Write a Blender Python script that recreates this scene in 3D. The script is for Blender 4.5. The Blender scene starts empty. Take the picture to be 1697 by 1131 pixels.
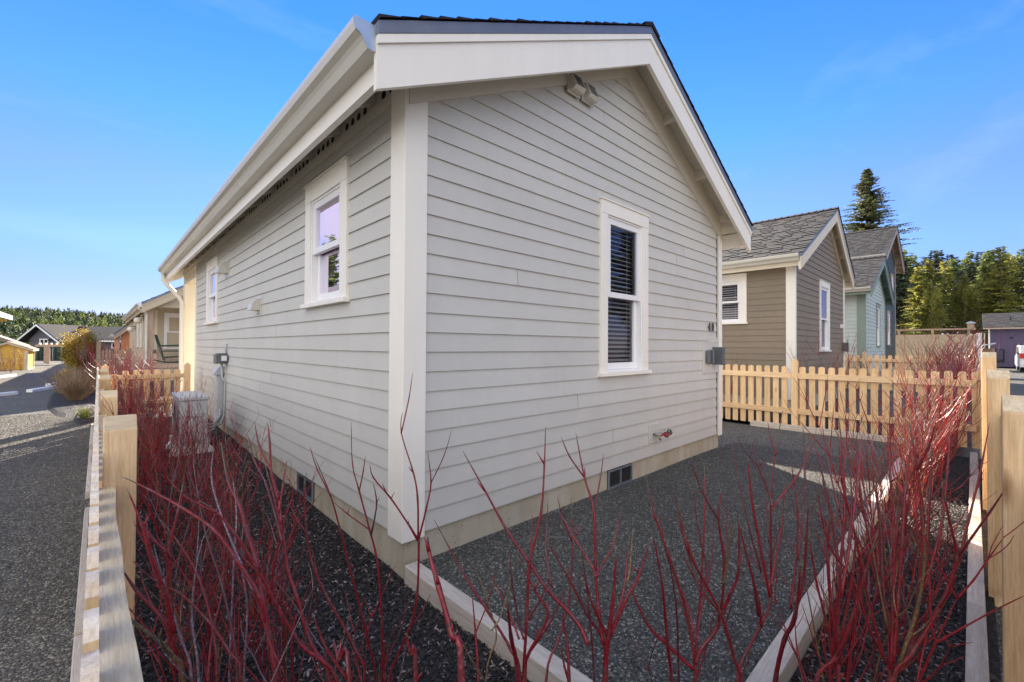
import bpy, math, random
import numpy as np
from mathutils import Vector, Matrix
R = math.radians
random.seed(7)
scene = bpy.context.scene
COL = scene.collection

# ---------------------------------------------------------------- camera
cam_d = bpy.data.cameras.new('camera'); cam = bpy.data.objects.new('camera', cam_d); COL.objects.link(cam)
CAM = Vector((-1.38055, -2.41975, 1.47020))
YAW, PITCH, ROLL, FPX = 0.758647, 0.0121164, 0.0054201, 723.036
fwd = Vector((math.sin(YAW)*math.cos(PITCH), math.cos(YAW)*math.cos(PITCH), math.sin(PITCH)))
r0 = Vector((math.cos(YAW), -math.sin(YAW), 0)); u0 = r0.cross(fwd)
rr = r0*math.cos(ROLL) + u0*math.sin(ROLL); uu = -r0*math.sin(ROLL) + u0*math.cos(ROLL)
cam.matrix_world = Matrix(((rr.x, uu.x, -fwd.x, CAM.x), (rr.y, uu.y, -fwd.y, CAM.y), (rr.z, uu.z, -fwd.z, CAM.z), (0, 0, 0, 1)))
cam_d.sensor_width = 36; cam_d.sensor_fit = 'HORIZONTAL'; cam_d.lens = 36*FPX/1697
cam_d.clip_start = 0.05; cam_d.clip_end = 2000
scene.camera = cam

# ---------------------------------------------------------------- light
SUN_AZ, SUN_EL = 53.0, 27.0            # azimuth measured from +x towards +y
SKY_TINT = [(0.0, (.34, .32, .50)), (.10, (.34, .33, .58)), (.18, (.36, .43, .62)), (.29, (.41, .47, .75)), (.40, (.30, .53, .85)), (.58, (.21, .50, .95)), (.66, (.23, .50, .95)), (1.0, (1.0, .90, .90))]  # top stop pales the unseen zenith so level surfaces get less blue fill
FILL_CLOUD = (8.1, 7.7, 6.7)
world = bpy.data.worlds.new('World'); scene.world = world; world.use_nodes = True
wn = world.node_tree.nodes; wl = world.node_tree.links; wn.clear()
sky = wn.new('ShaderNodeTexSky'); sky.sky_type = 'NISHITA'; sky.sun_disc = False
sky.sun_elevation = R(SUN_EL); sky.sun_rotation = R(90 - SUN_AZ)
sky.air_density = 1.0; sky.dust_density = 0.0; sky.ozone_density = 3.0; sky.altitude = 0
bg = wn.new('ShaderNodeBackground'); bg.inputs['Strength'].default_value = 0.085
wo = wn.new('ShaderNodeOutputWorld')
# the clear half of the sky deepens upward in view; brighter broken cloud, unseen behind and left of the viewer, is added to fill the shade
tc = wn.new('ShaderNodeTexCoord')
def wmath(op, a, b_=None):
    n = wn.new('ShaderNodeMath'); n.operation = op
    for k, v in enumerate((a, b_)):
        if v is None: continue
        if isinstance(v, (int, float)): n.inputs[k].default_value = v
        else: wl.new(v, n.inputs[k])
    return n.outputs[0]
def wramp(fac, stops, interp='LINEAR'):
    r = wn.new('ShaderNodeValToRGB'); e = r.color_ramp.elements; r.color_ramp.interpolation = interp
    while len(e) < len(stops): e.new(.5)
    for k, (p, c) in enumerate(stops): e[k].position = p; e[k].color = (*c, 1)
    wl.new(fac, r.inputs['Fac']); return r.outputs[0]
def wmix(fac, a, b_, mode='MIX'):
    m = wn.new('ShaderNodeMixRGB'); m.blend_type = mode
    for k, v in enumerate((fac, a, b_)):
        if isinstance(v, (int, float)): m.inputs[k].default_value = v
        elif isinstance(v, tuple): m.inputs[k].default_value = (*v, 1)
        else: wl.new(v, m.inputs[k])
    return m.outputs[0]
def wnoise(scale, vec_scale, rot, detail=6, rough=.55):
    mp = wn.new('ShaderNodeMapping'); mp.inputs['Scale'].default_value = vec_scale; mp.inputs['Rotation'].default_value = rot
    nz = wn.new('ShaderNodeTexNoise'); nz.inputs['Scale'].default_value = scale; nz.inputs['Detail'].default_value = detail; nz.inputs['Roughness'].default_value = rough
    wl.new(tc.outputs['Generated'], mp.inputs['Vector']); wl.new(mp.outputs['Vector'], nz.inputs['Vector']); return nz.outputs['Fac']
sx = wn.new('ShaderNodeSeparateXYZ'); wl.new(tc.outputs['Generated'], sx.inputs[0])
tint = wramp(sx.outputs['Z'], SKY_TINT)
base = wmix(1.0, sky.outputs[0], tint, 'MULTIPLY')
cirrus = wramp(wnoise(1.3, (1.2, 3.2, 7.0), (.15, .25, .5), 5), [(.52, (0, 0, 0)), (.85, (.20, .20, .20))])
base = wmix(cirrus, base, (3.0, 3.6, 4.2))
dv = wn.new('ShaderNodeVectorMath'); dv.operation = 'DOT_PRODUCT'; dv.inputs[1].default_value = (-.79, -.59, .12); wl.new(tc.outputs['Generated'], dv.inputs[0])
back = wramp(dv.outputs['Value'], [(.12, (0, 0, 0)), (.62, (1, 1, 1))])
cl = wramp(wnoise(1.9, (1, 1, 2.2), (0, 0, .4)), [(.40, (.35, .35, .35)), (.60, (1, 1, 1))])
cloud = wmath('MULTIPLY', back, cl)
base = wmix(cloud, base, FILL_CLOUD)
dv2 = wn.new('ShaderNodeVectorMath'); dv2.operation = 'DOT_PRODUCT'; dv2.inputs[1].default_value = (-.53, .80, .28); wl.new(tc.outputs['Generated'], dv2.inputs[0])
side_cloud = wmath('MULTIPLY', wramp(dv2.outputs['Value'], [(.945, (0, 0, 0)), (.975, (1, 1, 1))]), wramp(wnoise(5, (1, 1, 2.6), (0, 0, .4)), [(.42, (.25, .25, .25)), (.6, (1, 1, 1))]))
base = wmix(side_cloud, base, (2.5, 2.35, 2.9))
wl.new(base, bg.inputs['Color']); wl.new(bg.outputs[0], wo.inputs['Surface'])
sun_d = bpy.data.lights.new('sun', 'SUN'); sun = bpy.data.objects.new('sun', sun_d); COL.objects.link(sun)
sun_d.energy = 5.0; sun_d.angle = R(0.5); sun_d.color = (1.0, .88, .72)
sv = Vector((math.cos(R(SUN_EL))*math.cos(R(SUN_AZ)), math.cos(R(SUN_EL))*math.sin(R(SUN_AZ)), math.sin(R(SUN_EL))))
sun.rotation_euler = sv.to_track_quat('Z', 'Y').to_euler()
scene.view_settings.view_transform = 'Standard'; scene.view_settings.look = 'None'
scene.view_settings.exposure = 1.9; scene.view_settings.gamma = 1.0
scene.cycles.max_bounces = 6; scene.cycles.transparent_max_bounces = 12

# ---------------------------------------------------------------- helpers
class MB:
    """collects faces; build() links them as ONE mesh object"""
    def __init__(s): s.v = []; s.f = []; s.c = []
    def face(s, pts, col=(1, 1, 1)):
        i = len(s.v); s.v.extend([tuple(p) for p in pts]); s.f.append(tuple(range(i, i+len(pts)))); s.c.append(col)
    def box(s, x0, x1, y0, y1, z0, z1, col=(1, 1, 1)):
        if x0 > x1: x0, x1 = x1, x0
        if y0 > y1: y0, y1 = y1, y0
        if z0 > z1: z0, z1 = z1, z0
        i = len(s.v)
        s.v += [(x0,y0,z0),(x1,y0,z0),(x1,y1,z0),(x0,y1,z0),(x0,y0,z1),(x1,y0,z1),(x1,y1,z1),(x0,y1,z1)]
        for q in ((0,3,2,1),(4,5,6,7),(0,1,5,4),(1,2,6,5),(2,3,7,6),(3,0,4,7)):
            s.f.append(tuple(i+k for k in q)); s.c.append(col)
    def prism(s, poly, a, b, fn, col=(1, 1, 1)):
        """polygon in 2D extruded from a to b; fn(u, v, t) -> 3D point"""
        n = len(poly); i = len(s.v)
        s.v += [tuple(fn(p[0], p[1], a)) for p in poly] + [tuple(fn(p[0], p[1], b)) for p in poly]
        s.f.append(tuple(range(i, i+n))); s.f.append(tuple(range(i+2*n-1, i+n-1, -1))); s.c += [col, col]
        for k in range(n):
            s.f.append((i+k, i+n+k, i+n+(k+1) % n, i+(k+1) % n)); s.c.append(col)
    def tube(s, pts, rad, n=6, cols=None, cap=True):
        pts = [Vector(p) for p in pts]; i0 = len(s.v); m = len(pts)
        up = Vector((0.3, 0.2, 0.93)); prev = None
        for k, p in enumerate(pts):
            d = (pts[min(k+1, m-1)] - pts[max(k-1, 0)])
            d = d.normalized() if d.length > 1e-9 else Vector((0, 0, 1))
            if prev is None:
                a = d.cross(Vector((1, 0, 0)) if abs(d.x) < .8 else Vector((0, 1, 0))).normalized()
            else:
                a = (prev - d*prev.dot(d)).normalized()
            prev = a; b = d.cross(a); r = rad[k] if hasattr(rad, '__len__') else rad
            for j in range(n):
                t = 2*math.pi*j/n
                s.v.append(tuple(p + a*(r*math.cos(t)) + b*(r*math.sin(t))))
        for k in range(m-1):
            c = cols[k] if cols else (1, 1, 1)
            for j in range(n):
                s.f.append((i0+k*n+j, i0+k*n+(j+1) % n, i0+(k+1)*n+(j+1) % n, i0+(k+1)*n+j)); s.c.append(c)
        if cap:
            c = cols[-1] if cols else (1, 1, 1)
            s.f.append(tuple(i0+(m-1)*n+j for j in range(n))); s.c.append(c)
            s.f.append(tuple(i0+j for j in reversed(range(n)))); s.c.append(cols[0] if cols else c)
    def build(s, name, mat, parent=None, smooth=False, bevel=0, label=None):
        me = bpy.data.meshes.new(name)
        loc = Vector((0, 0, 0)); q = parent
        while q is not None: loc += q.location; q = q.parent
        V = [(a-loc.x, b-loc.y, c-loc.z) for a, b, c in s.v]
        me.from_pydata(V, [], s.f)
        at = me.color_attributes.new('Col', 'FLOAT_COLOR', 'CORNER')
        buf = np.ones((len(me.loops), 4), dtype=np.float32)
        cnt = np.array([len(f) for f in s.f]); buf[:, :3] = np.repeat(np.array(s.c, dtype=np.float32).reshape(-1, 3), cnt, axis=0)
        at.data.foreach_set('color', buf.ravel())
        if smooth: me.polygons.foreach_set('use_smooth', [True]*len(me.polygons))
        me.materials.append(mat); me.update()
        o = bpy.data.objects.new(name, me); COL.objects.link(o)
        if parent is not None: o.parent = parent
        if bevel:
            m = o.modifiers.new('bevel', 'BEVEL'); m.width = bevel; m.segments = 2; m.limit_method = 'ANGLE'
        if label: o['label'] = label
        return o
def tag(o, label=None, cat=None, group=None, kind=None):
    if label: o['label'] = label
    if cat: o['category'] = cat
    if group: o['group'] = group
    if kind: o['kind'] = kind
    return o
def thing(name, loc, label, cat, group=None):
    o = bpy.data.objects.new(name, None); COL.objects.link(o); o.location = loc; o.empty_display_size = .2
    return tag(o, label, cat, group)
def part(name, mat, parent, *boxes, **kw):
    m = MB()
    for b in boxes: m.box(*b)
    return m.build(name, mat, parent, **kw)
def copy_tree(o, parent=None):
    c = o.copy(); COL.objects.link(c); c.parent = parent
    for ch in list(o.children): copy_tree(ch, c)
    return c

# ---------------------------------------------------------------- materials
def nodes(name):
    m = bpy.data.materials.new(name); m.use_nodes = True
    nt = m.node_tree; nt.nodes.clear()
    out = nt.nodes.new('ShaderNodeOutputMaterial'); b = nt.nodes.new('ShaderNodeBsdfPrincipled')
    nt.links.new(b.outputs[0], out.inputs['Surface'])
    return m, nt, b, out
def coords(nt, scale=(1, 1, 1), kind='Object', rand=True):
    t = nt.nodes.new('ShaderNodeTexCoord'); m = nt.nodes.new('ShaderNodeMapping'); m.inputs['Scale'].default_value = scale
    nt.links.new(t.outputs[kind], m.inputs['Vector'])
    if rand:
        oi = nt.nodes.new('ShaderNodeObjectInfo'); ml = nt.nodes.new('ShaderNodeVectorMath'); ml.operation = 'SCALE'
        cb = nt.nodes.new('ShaderNodeCombineXYZ')
        for k in range(3): nt.links.new(oi.outputs['Random'], cb.inputs[k])
        nt.links.new(cb.outputs[0], ml.inputs[0]); ml.inputs['Scale'].default_value = 17.3
        nt.links.new(ml.outputs[0], m.inputs['Location'])
    return m.outputs['Vector']
def noise(nt, vec, scale, detail=4, rough=.5, dist=0):
    n = nt.nodes.new('ShaderNodeTexNoise'); n.inputs['Scale'].default_value = scale; n.inputs['Detail'].default_value = detail
    n.inputs['Roughness'].default_value = rough; n.inputs['Distortion'].default_value = dist
    nt.links.new(vec, n.inputs['Vector']); return n.outputs['Fac']
def ramp(nt, fac, stops):
    r = nt.nodes.new('ShaderNodeValToRGB'); e = r.color_ramp.elements
    while len(e) < len(stops): e.new(.5)
    for k, (p, c) in enumerate(stops): e[k].position = p; e[k].color = (*c, 1) if len(c) == 3 else c
    nt.links.new(fac, r.inputs['Fac']); return r.outputs[0]
def mixc(nt, fac, a, b, mode='MIX'):
    m = nt.nodes.new('ShaderNodeMixRGB'); m.blend_type = mode
    for sock, val in ((m.inputs[0], fac), (m.inputs[1], a), (m.inputs[2], b)):
        if isinstance(val, (int, float)): sock.default_value = val
        elif isinstance(val, tuple): sock.default_value = (*val, 1)
        else: nt.links.new(val, sock)
    return m.outputs[0]
def bump(nt, b, h, strength=.3, dist=.01):
    n = nt.nodes.new('ShaderNodeBump'); n.inputs['Strength'].default_value = strength; n.inputs['Distance'].default_value = dist
    nt.links.new(h, n.inputs['Height']); nt.links.new(n.outputs[0], b.inputs['Normal'])
def vcol(nt):
    a = nt.nodes.new('ShaderNodeAttribute'); a.attribute_name = 'Col'; return a.outputs['Color']
def mat_paint(name, col, rough=.55, var=.06, grain=False):
    m, nt, b, o = nodes(name)
    v = coords(nt)
    f = noise(nt, v, 1.7, 5, .6)
    c = ramp(nt, f, [(.3, tuple(x*(1-var) for x in col)), (.7, tuple(min(1, x*(1+var)) for x in col))])
    st = ramp(nt, noise(nt, coords(nt, (5, 5, .5)), 2.2, 5, .6), [(.35, (.93, .92, .90)), (.6, (1, 1, 1))]); c = mixc(nt, .3, c, st, 'MULTIPLY')
    c = mixc(nt, 1.0, c, vcol(nt), 'MULTIPLY')
    nt.links.new(c, b.inputs['Base Color']); b.inputs['Roughness'].default_value = rough
    v2 = coords(nt, (3, 3, 60) if grain else (1, 1, 1))
    bump(nt, b, noise(nt, v2, 14 if grain else 90, 3), .12 if grain else .05, .003)
    return m
def mat_wood(name, a, bcol, axis, rough=.7, knots=True, vary=.12):
    m, nt, b, o = nodes(name)
    s = [22, 22, 22]; s[axis] = 1.3
    v = coords(nt, tuple(s)); g = noise(nt, v, 1.5, 6, .62, .7)
    c = ramp(nt, g, [(.28, bcol), (.48, tuple((x+y)/2 for x, y in zip(a, bcol))), (.62, a), (.8, tuple(x*.82 for x in a))])
    s2 = [9, 9, 9]; s2[axis] = 3.0
    vv = coords(nt, tuple(s2)); vo = nt.nodes.new('ShaderNodeTexVoronoi'); vo.inputs['Scale'].default_value = .55; nt.links.new(vv, vo.inputs['Vector'])
    kn = ramp(nt, vo.outputs['Distance'], [(.05, (.30, .18, .10)), (.12, (1, 1, 1))])
    if knots: c = mixc(nt, .8, c, kn, 'MULTIPLY')
    oi = nt.nodes.new('ShaderNodeObjectInfo')
    tint = ramp(nt, oi.outputs['Random'], [(0, (1-vary, 1-vary*1.25, 1-vary*1.5)), (1, (1+vary*.5, 1+vary*.45, 1+vary*.4))])
    fg = ramp(nt, noise(nt, coords(nt, tuple(x*4 for x in s)), 2.2, 4, .7), [(.35, (.80, .77, .72)), (.6, (1.04, 1.04, 1.04))]); c = mixc(nt, .9, c, fg, 'MULTIPLY')
    c = mixc(nt, 1.0, c, tint, 'MULTIPLY'); c = mixc(nt, 1.0, c, vcol(nt), 'MULTIPLY')
    nt.links.new(c, b.inputs['Base Color']); b.inputs['Roughness'].default_value = rough
    bump(nt, b, g, .5, .004)
    return m
def mat_glass(name, tint=(.7, .75, .8), r=.02):
    m, nt, b, o = nodes(name); nt.nodes.remove(b)
    tr = nt.nodes.new('ShaderNodeBsdfTransparent'); tr.inputs[0].default_value = (*tint, 1)
    gl = nt.nodes.new('ShaderNodeBsdfGlossy'); gl.inputs['Roughness'].default_value = r; gl.inputs['Color'].default_value = (.90, .84, 1, 1)
    fr = nt.nodes.new('ShaderNodeFresnel'); fr.inputs['IOR'].default_value = 1.6
    v = coords(nt, (1, 1, 1)); bp = nt.nodes.new('ShaderNodeBump'); bp.inputs['Strength'].default_value = .05; bp.inputs['Distance'].default_value = .02
    nt.links.new(noise(nt, v, 3.0, 1), bp.inputs['Height']); nt.links.new(bp.outputs[0], gl.inputs['Normal'])
    mx = nt.nodes.new('ShaderNodeMixShader'); nt.links.new(fr.outputs[0], mx.inputs[0]); nt.links.new(tr.outputs[0], mx.inputs[1]); nt.links.new(gl.outputs[0], mx.inputs[2])
    nt.links.new(mx.outputs[0], o.inputs['Surface']); return m
def mat_metal(name, col, rough=.35, metallic=.9):
    m, nt, b, o = nodes(name); v = coords(nt)
    c = ramp(nt, noise(nt, v, 6, 4), [(.3, tuple(x*.85 for x in col)), (.7, col)]); nt.links.new(c, b.inputs['Base Color'])
    b.inputs['Metallic'].default_value = metallic; b.inputs['Roughness'].default_value = rough; return m
def mat_plain(name, col, rough=.6, var=.12, sc=8):
    m, nt, b, o = nodes(name); v = coords(nt)
    c = ramp(nt, noise(nt, v, sc, 5), [(.3, tuple(x*(1-var) for x in col)), (.7, tuple(x*(1+var) for x in col))])
    c = mixc(nt, 1.0, c, vcol(nt), 'MULTIPLY')
    nt.links.new(c, b.inputs['Base Color']); b.inputs['Roughness'].default_value = rough; return m
def mat_gravel(name, base, light, dark, scale=70, sand=None):
    m, nt, b, o = nodes(name); v = coords(nt, rand=False)
    vo = nt.nodes.new('ShaderNodeTexVoronoi'); vo.inputs['Scale'].default_value = scale; nt.links.new(v, vo.inputs['Vector'])
    sep = nt.nodes.new('ShaderNodeSeparateColor'); nt.links.new(vo.outputs['Color'], sep.inputs[0])
    c = ramp(nt, sep.outputs[0], [(.0, dark), (.45, base), (.8, tuple(x*1.5 for x in base)), (.93, light)])
    big = ramp(nt, noise(nt, v, .9, 6, .6), [(.3, (.75, .75, .75)), (.7, (1.2, 1.18, 1.12))])
    c = mixc(nt, 1.0, c, big, 'MULTIPLY')
    nt.links.new(c, b.inputs['Base Color']); b.inputs['Roughness'].default_value = .75
    mt = nt.nodes.new('ShaderNodeMath'); mt.operation = 'SUBTRACT'; mt.inputs[0].default_value = 1.0; nt.links.new(vo.outputs['Distance'], mt.inputs[1])
    mt2 = nt.nodes.new('ShaderNodeMath'); mt2.operation = 'ADD'; nt.links.new(mt.outputs[0], mt2.inputs[0]); nt.links.new(noise(nt, v, 14, 4), mt2.inputs[1])
    bump(nt, b, mt2.outputs[0], .9, .012); return m
def mat_leaf(name, a, bcol, trans=.35, rough=.6):
    m, nt, b, o = nodes(name); v = coords(nt)
    c = ramp(nt, noise(nt, v, .9, 3), [(.35, a), (.65, bcol)]); c = mixc(nt, 1.0, c, vcol(nt), 'MULTIPLY')
    nt.links.new(c, b.inputs['Base Color']); b.inputs['Roughness'].default_value = rough
    t = nt.nodes.new('ShaderNodeBsdfTranslucent'); nt.links.new(c, t.inputs[0])
    mx = nt.nodes.new('ShaderNodeMixShader'); mx.inputs[0].default_value = trans
    nt.links.new(b.outputs[0], mx.inputs[1]); nt.links.new(t.outputs[0], mx.inputs[2]); nt.links.new(mx.outputs[0], o.inputs['Surface']); return m
M = {}
M['siding_grey'] = mat_paint('siding_grey', (.565, .56, .535), .6, .04, True)
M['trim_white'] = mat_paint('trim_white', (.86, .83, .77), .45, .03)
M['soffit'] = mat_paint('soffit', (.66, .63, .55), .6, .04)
M['trim_cream'] = mat_paint('trim_cream', (.72, .65, .52), .5, .04)
M['vinyl'] = mat_paint('vinyl', (.84, .84, .86), .35, .02)
M['gutter'] = mat_paint('gutter', (.62, .60, .54), .3, .03)
M['galv'] = mat_metal('galvanised', (.45, .52, .62), .35, .8)
M['drip'] = mat_metal('drip_edge', (.19, .21, .26), .4, .3)
def mat_concrete():
    m, nt, b, o = nodes('concrete'); v = coords(nt, rand=False)
    c = ramp(nt, noise(nt, v, 1.6, 7, .65), [(.3, (.40, .36, .28)), (.52, (.52, .48, .40)), (.72, (.45, .43, .38))])
    vs = coords(nt, (1.2, 1.2, .25), rand=False); st = ramp(nt, noise(nt, vs, 5, 4), [(.4, (.82, .78, .68)), (.62, (1, 1, 1))])
    c = mixc(nt, .8, c, st, 'MULTIPLY')
    vo = nt.nodes.new('ShaderNodeTexVoronoi'); vo.inputs['Scale'].default_value = 24; nt.links.new(v, vo.inputs['Vector'])
    pit = ramp(nt, vo.outputs['Distance'], [(.07, (.18, .16, .12)), (.13, (1, 1, 1))]); c = mixc(nt, 1, c, pit, 'MULTIPLY')
    nt.links.new(c, b.inputs['Base Color']); b.inputs['Roughness'].default_value = .85
    bump(nt, b, noise(nt, v, 30, 6), .3, .006); return m
M['concrete'] = mat_concrete()
M['shingle'] = mat_plain('shingle', (.024, .0235, .027), .9, .25, 60)
M['dark'] = mat_plain('dark_void', (.012, .012, .014), .9)
M['glass'] = mat_glass('glass')
M['blind'] = mat_plain('blind_slat', (.85, .85, .80), .5, .03)
M['interior'] = mat_plain('interior', (.13, .045, .04), .9)
M['grey_metal'] = mat_metal('grey_box', (.16, .18, .2), .45, .4)
M['slate_box'] = mat_paint('slate_box', (.10, .115, .135), .5, .05)
M['pipe'] = mat_paint('pipe_grey', (.5, .52, .55), .4, .03)
M['cedar_z'] = mat_wood('cedar_upright', (.90, .67, .41), (.74, .50, .27), 2)
M['cedar_x'] = mat_wood('cedar_along_x', (.90, .68, .43), (.74, .51, .28), 0)
M['cedar_y'] = mat_wood('cedar_along_y', (.90, .68, .43), (.74, .51, .28), 1)
M['end_grain'] = mat_wood('cedar_end_grain', (.80, .68, .50), (.60, .47, .31), 0, .8, False)
M['timber_x'] = mat_wood('weathered_timber_x', (.66, .61, .57), (.48, .44, .40), 0, .8)
M['timber_y'] = mat_wood('weathered_timber_y', (.66, .61, .57), (.48, .44, .40), 1, .8)
M['old_wood'] = mat_wood('old_wood', (.36, .29, .22), (.24, .18, .13), 2)
M['gravel'] = mat_gravel('gravel_grey', (.080, .080, .076), (.34, .34, .32), (.028, .029, .029), 105)
M['gravel_road'] = mat_gravel('gravel_road', (.092, .088, .076), (.30, .28, .24), (.045, .042, .037), 95)
M['mulch'] = mat_gravel('mulch', (.013, .012, .012), (.07, .06, .055), (.004, .004, .004), 55)
M['chips'] = mat_plain('bark_chips', (.03, .027, .03), .55, .4, 30)
def mat_stem():
    m, nt, b, o = nodes('dogwood_bark'); v = coords(nt, rand=False)
    c = vcol(nt); sp = ramp(nt, noise(nt, v, 160, 3), [(.3, (.5, .5, .5)), (.55, (1.1, 1.1, 1.1)), (.74, (1.7, 3.2, 3.0))])
    c = mixc(nt, 1, c, sp, 'MULTIPLY'); nt.links.new(c, b.inputs['Base Color']); b.inputs['Roughness'].default_value = .38
    b.inputs['Specular IOR Level'].default_value = .55
    bump(nt, b, noise(nt, v, 120, 3), .25, .002); return m
M['stem'] = mat_stem()
M['pale_bark'] = mat_plain('pale_bark', (.30, .27, .22), .9, .3, 6)
M['bark'] = mat_plain('bark', (.13, .10, .075), .9, .3, 6)
M['brown_siding'] = mat_paint('siding_brown', (.235, .19, .14), .6, .05, True)
M['pale_siding'] = mat_paint('siding_pale_blue', (.50, .565, .55), .6, .04, True)
M['sage_trim'] = mat_paint('sage_trim', (.22, .29, .25), .5, .04)
M['teal_siding'] = mat_paint('siding_teal', (.050, .074, .070), .6, .05, True)
M['tan_trim'] = mat_paint('tan_trim', (.42, .33, .27), .6, .05)
M['tan_siding'] = mat_paint('siding_tan', (.52, .44, .32), .6, .05)
M['purple'] = mat_paint('siding_purple', (.080, .062, .135), .6, .05)
M['navy'] = mat_paint('siding_dark_grey', (.10, .10, .125), .6, .05)
M['yellow'] = mat_paint('siding_yellow', (.80, .50, .08), .5, .04)
M['orange'] = mat_paint('siding_orange', (.55, .22, .10), .6, .05)
M['green_paint'] = mat_plain('green_paint', (.015, .06, .045), .4, .1)
M['cont_green'] = mat_plain('container_green', (.01, .055, .045), .45, .1)
M['pinkwood'] = mat_wood('fir_post', (.60, .45, .36), (.48, .33, .25), 2)
M['fir_boards'] = mat_wood('fir_boards', (.62, .50, .38), (.50, .38, .27), 1)
M['fir'] = mat_leaf('fir_needles', (.085, .13, .04), (.20, .24, .06), .5)
M['fir_tall'] = mat_leaf('brownish_needles', (.06, .080, .03), (.13, .13, .045), .4)
M['rail_wood'] = mat_wood('rough_sawn_rail', (.88, .74, .52), (.78, .62, .40), 1, .8, False, .05)
M['hill'] = mat_leaf('hill_needles', (.055, .085, .05), (.09, .125, .05), .25)
M['fir_yellow'] = mat_leaf('yellow_green_needles', (.17, .20, .04), (.36, .33, .07), .5)
M['fir_dark'] = mat_leaf('dark_needles', (.03, .05, .035), (.06, .085, .045), .2)
M['alder'] = mat_leaf('alder_leaf', (.20, .22, .05), (.36, .34, .08), .5)
M['shrub'] = mat_leaf('golden_shrub_leaf', (.17, .17, .03), (.44, .31, .06), .45)
M['grass'] = mat_leaf('grass_blade', (.16, .19, .05), (.30, .30, .10), .4)
M['car_paint'] = mat_plain('car_paint', (.75, .75, .76), .25, .02)
M['red_lens'] = mat_plain('red_lens', (.6, .02, .02), .2)
M['rubber'] = mat_plain('rubber', (.02, .02, .02), .8)
M['red_handle'] = mat_plain('red_handle', (.35, .02, .03), .4)
M['green_handle'] = mat_plain('green_handle', (.03, .09, .09), .4)
M['brass'] = mat_metal('brass', (.4, .36, .3), .35, .9)
M['lamp_white'] = mat_plain('lamp_white', (.8, .78, .72), .3)
M['numeral'] = mat_metal('numeral', (.16, .14, .12), .4, .6)
# ---------------------------------------------------------------- ground
def sstep(a, b, x):
    t = max(0, min(1, (x-a)/(b-a))); return t*t*(3-2*t)
def hbase(x, y):
    h = .026*max(0, min(y, 11)) - .012
    if x > 7.2: h = max(h, .11*sstep(7.2, 12, x))
    return h
def sheet(name, mat, xs, ys, hf, thick=0):
    v = [(x, y, hf(x, y)) for y in ys for x in xs]; nx = len(xs)
    f = [(j*nx+i, j*nx+i+1, (j+1)*nx+i+1, (j+1)*nx+i) for j in range(len(ys)-1) for i in range(nx-1)]
    me = bpy.data.meshes.new(name); me.from_pydata(v, [], f); me.polygons.foreach_set('use_smooth', [True]*len(f)); me.materials.append(mat)
    o = bpy.data.objects.new(name, me); COL.objects.link(o); o['kind'] = 'structure'; return o
def fr(a, b, n): return [a+(b-a)*i/n for i in range(n+1)]
xs = [-900, -500, -300, -200, -120, -70, -40, -25, -15, -10, -7, -5, -3, -1.45, 0, 2, 4, 7.2, 8, 9, 10, 12, 15, 20, 30, 50, 80, 120, 200, 300, 500, 900]
ys = [-900, -300, -100, -40, -20, -10, -5, -2.6, -1, 0, 1, 2, 4, 6, 8, 11, 14, 18, 25, 35, 50, 80, 120, 200, 300, 500, 900]
sheet('ground', M['gravel_road'], xs, ys, hbase)
def n2(x, y): return .5*math.sin(x*5.1+1.3*math.sin(y*4.3)) + .5*math.sin(y*6.7+x*2.9)
def zbed(x, y): return .018 + .027*max(0, y) + .008*n2(x, y) + (.02 if y < 0 and x > 0 else 0)*0
sheet('mulch_bed', M['mulch'], fr(-1.42, .03, 14), fr(-2.50, 7.2, 80), zbed)
sheet('front_mulch_bed', M['mulch'], fr(.03, 7.05, 60), fr(-2.50, -1.74, 8), lambda x, y: .03+.008*n2(x, y))
def zyard(x, y): return max(.093, hbase(x, y)+.03) + .004*n2(x*.7, y*.7)
sheet('gravel_yard', M['gravel'], fr(.03, 7.06, 50), fr(-1.80, .03, 16), zyard)
sheet('side_gravel_yard', M['gravel'], fr(4.80, 7.06, 16), fr(.03, 16, 60), zyard)
sheet('neighbour_mulch_bed', M['mulch'], fr(7.2, 8.7, 8), fr(-2.4, 14, 40), lambda x, y: .15+.01*n2(x, y)+max(0, .02*y))
sheet('neighbour_gravel', M['gravel'], fr(8.7, 15, 20), fr(-2.2, .1, 10), lambda x, y: .17+.006*n2(x, y))
def mulch_patch(name, pts, z):
    n = len(pts); cx = sum(p[0] for p in pts)/n; cy = sum(p[1] for p in pts)/n; V = []; F = []
    for r in range(7):
        for a, b in pts:
            q = (1-r/7); X = cx+(a-cx)*q; Y = cy+(b-cy)*q; V.append((X, Y, hbase(X, Y)+(z if r else -.01)))
    for r in range(6):
        for k in range(n): F.append((r*n+k, r*n+(k+1) % n, (r+1)*n+(k+1) % n, (r+1)*n+k))
    F.append(tuple(6*n+k for k in range(n)))
    me = bpy.data.meshes.new(name); me.from_pydata(V, [], F); me.materials.append(M['mulch'])
    o = bpy.data.objects.new(name, me); COL.objects.link(o); o['kind'] = 'structure'
def blob(cx, cy, rx, ry, n=26, s=1.0):
    return [(cx+rx*math.cos(t)*(1+.13*math.sin(3*t+s)), cy+ry*math.sin(t)*(1+.12*math.sin(4*t+s*2))) for t in [2*math.pi*k/n for k in range(n)]]
mulch_patch('roadside_mulch_bed', blob(-1.72, 11.6, .50, 3.1), .03)
mulch_patch('fence_mulch_patch', blob(-1.52, 8.3, .14, 1.0, s=2), .03)
mulch_patch('far_mulch_bed', blob(-1.75, 17.4, .75, 2.4, s=3), .03)
mulch_patch('shed_mulch_bed', blob(-6.6, 24.5, 2.6, 5.0, s=4), .03)
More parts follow.
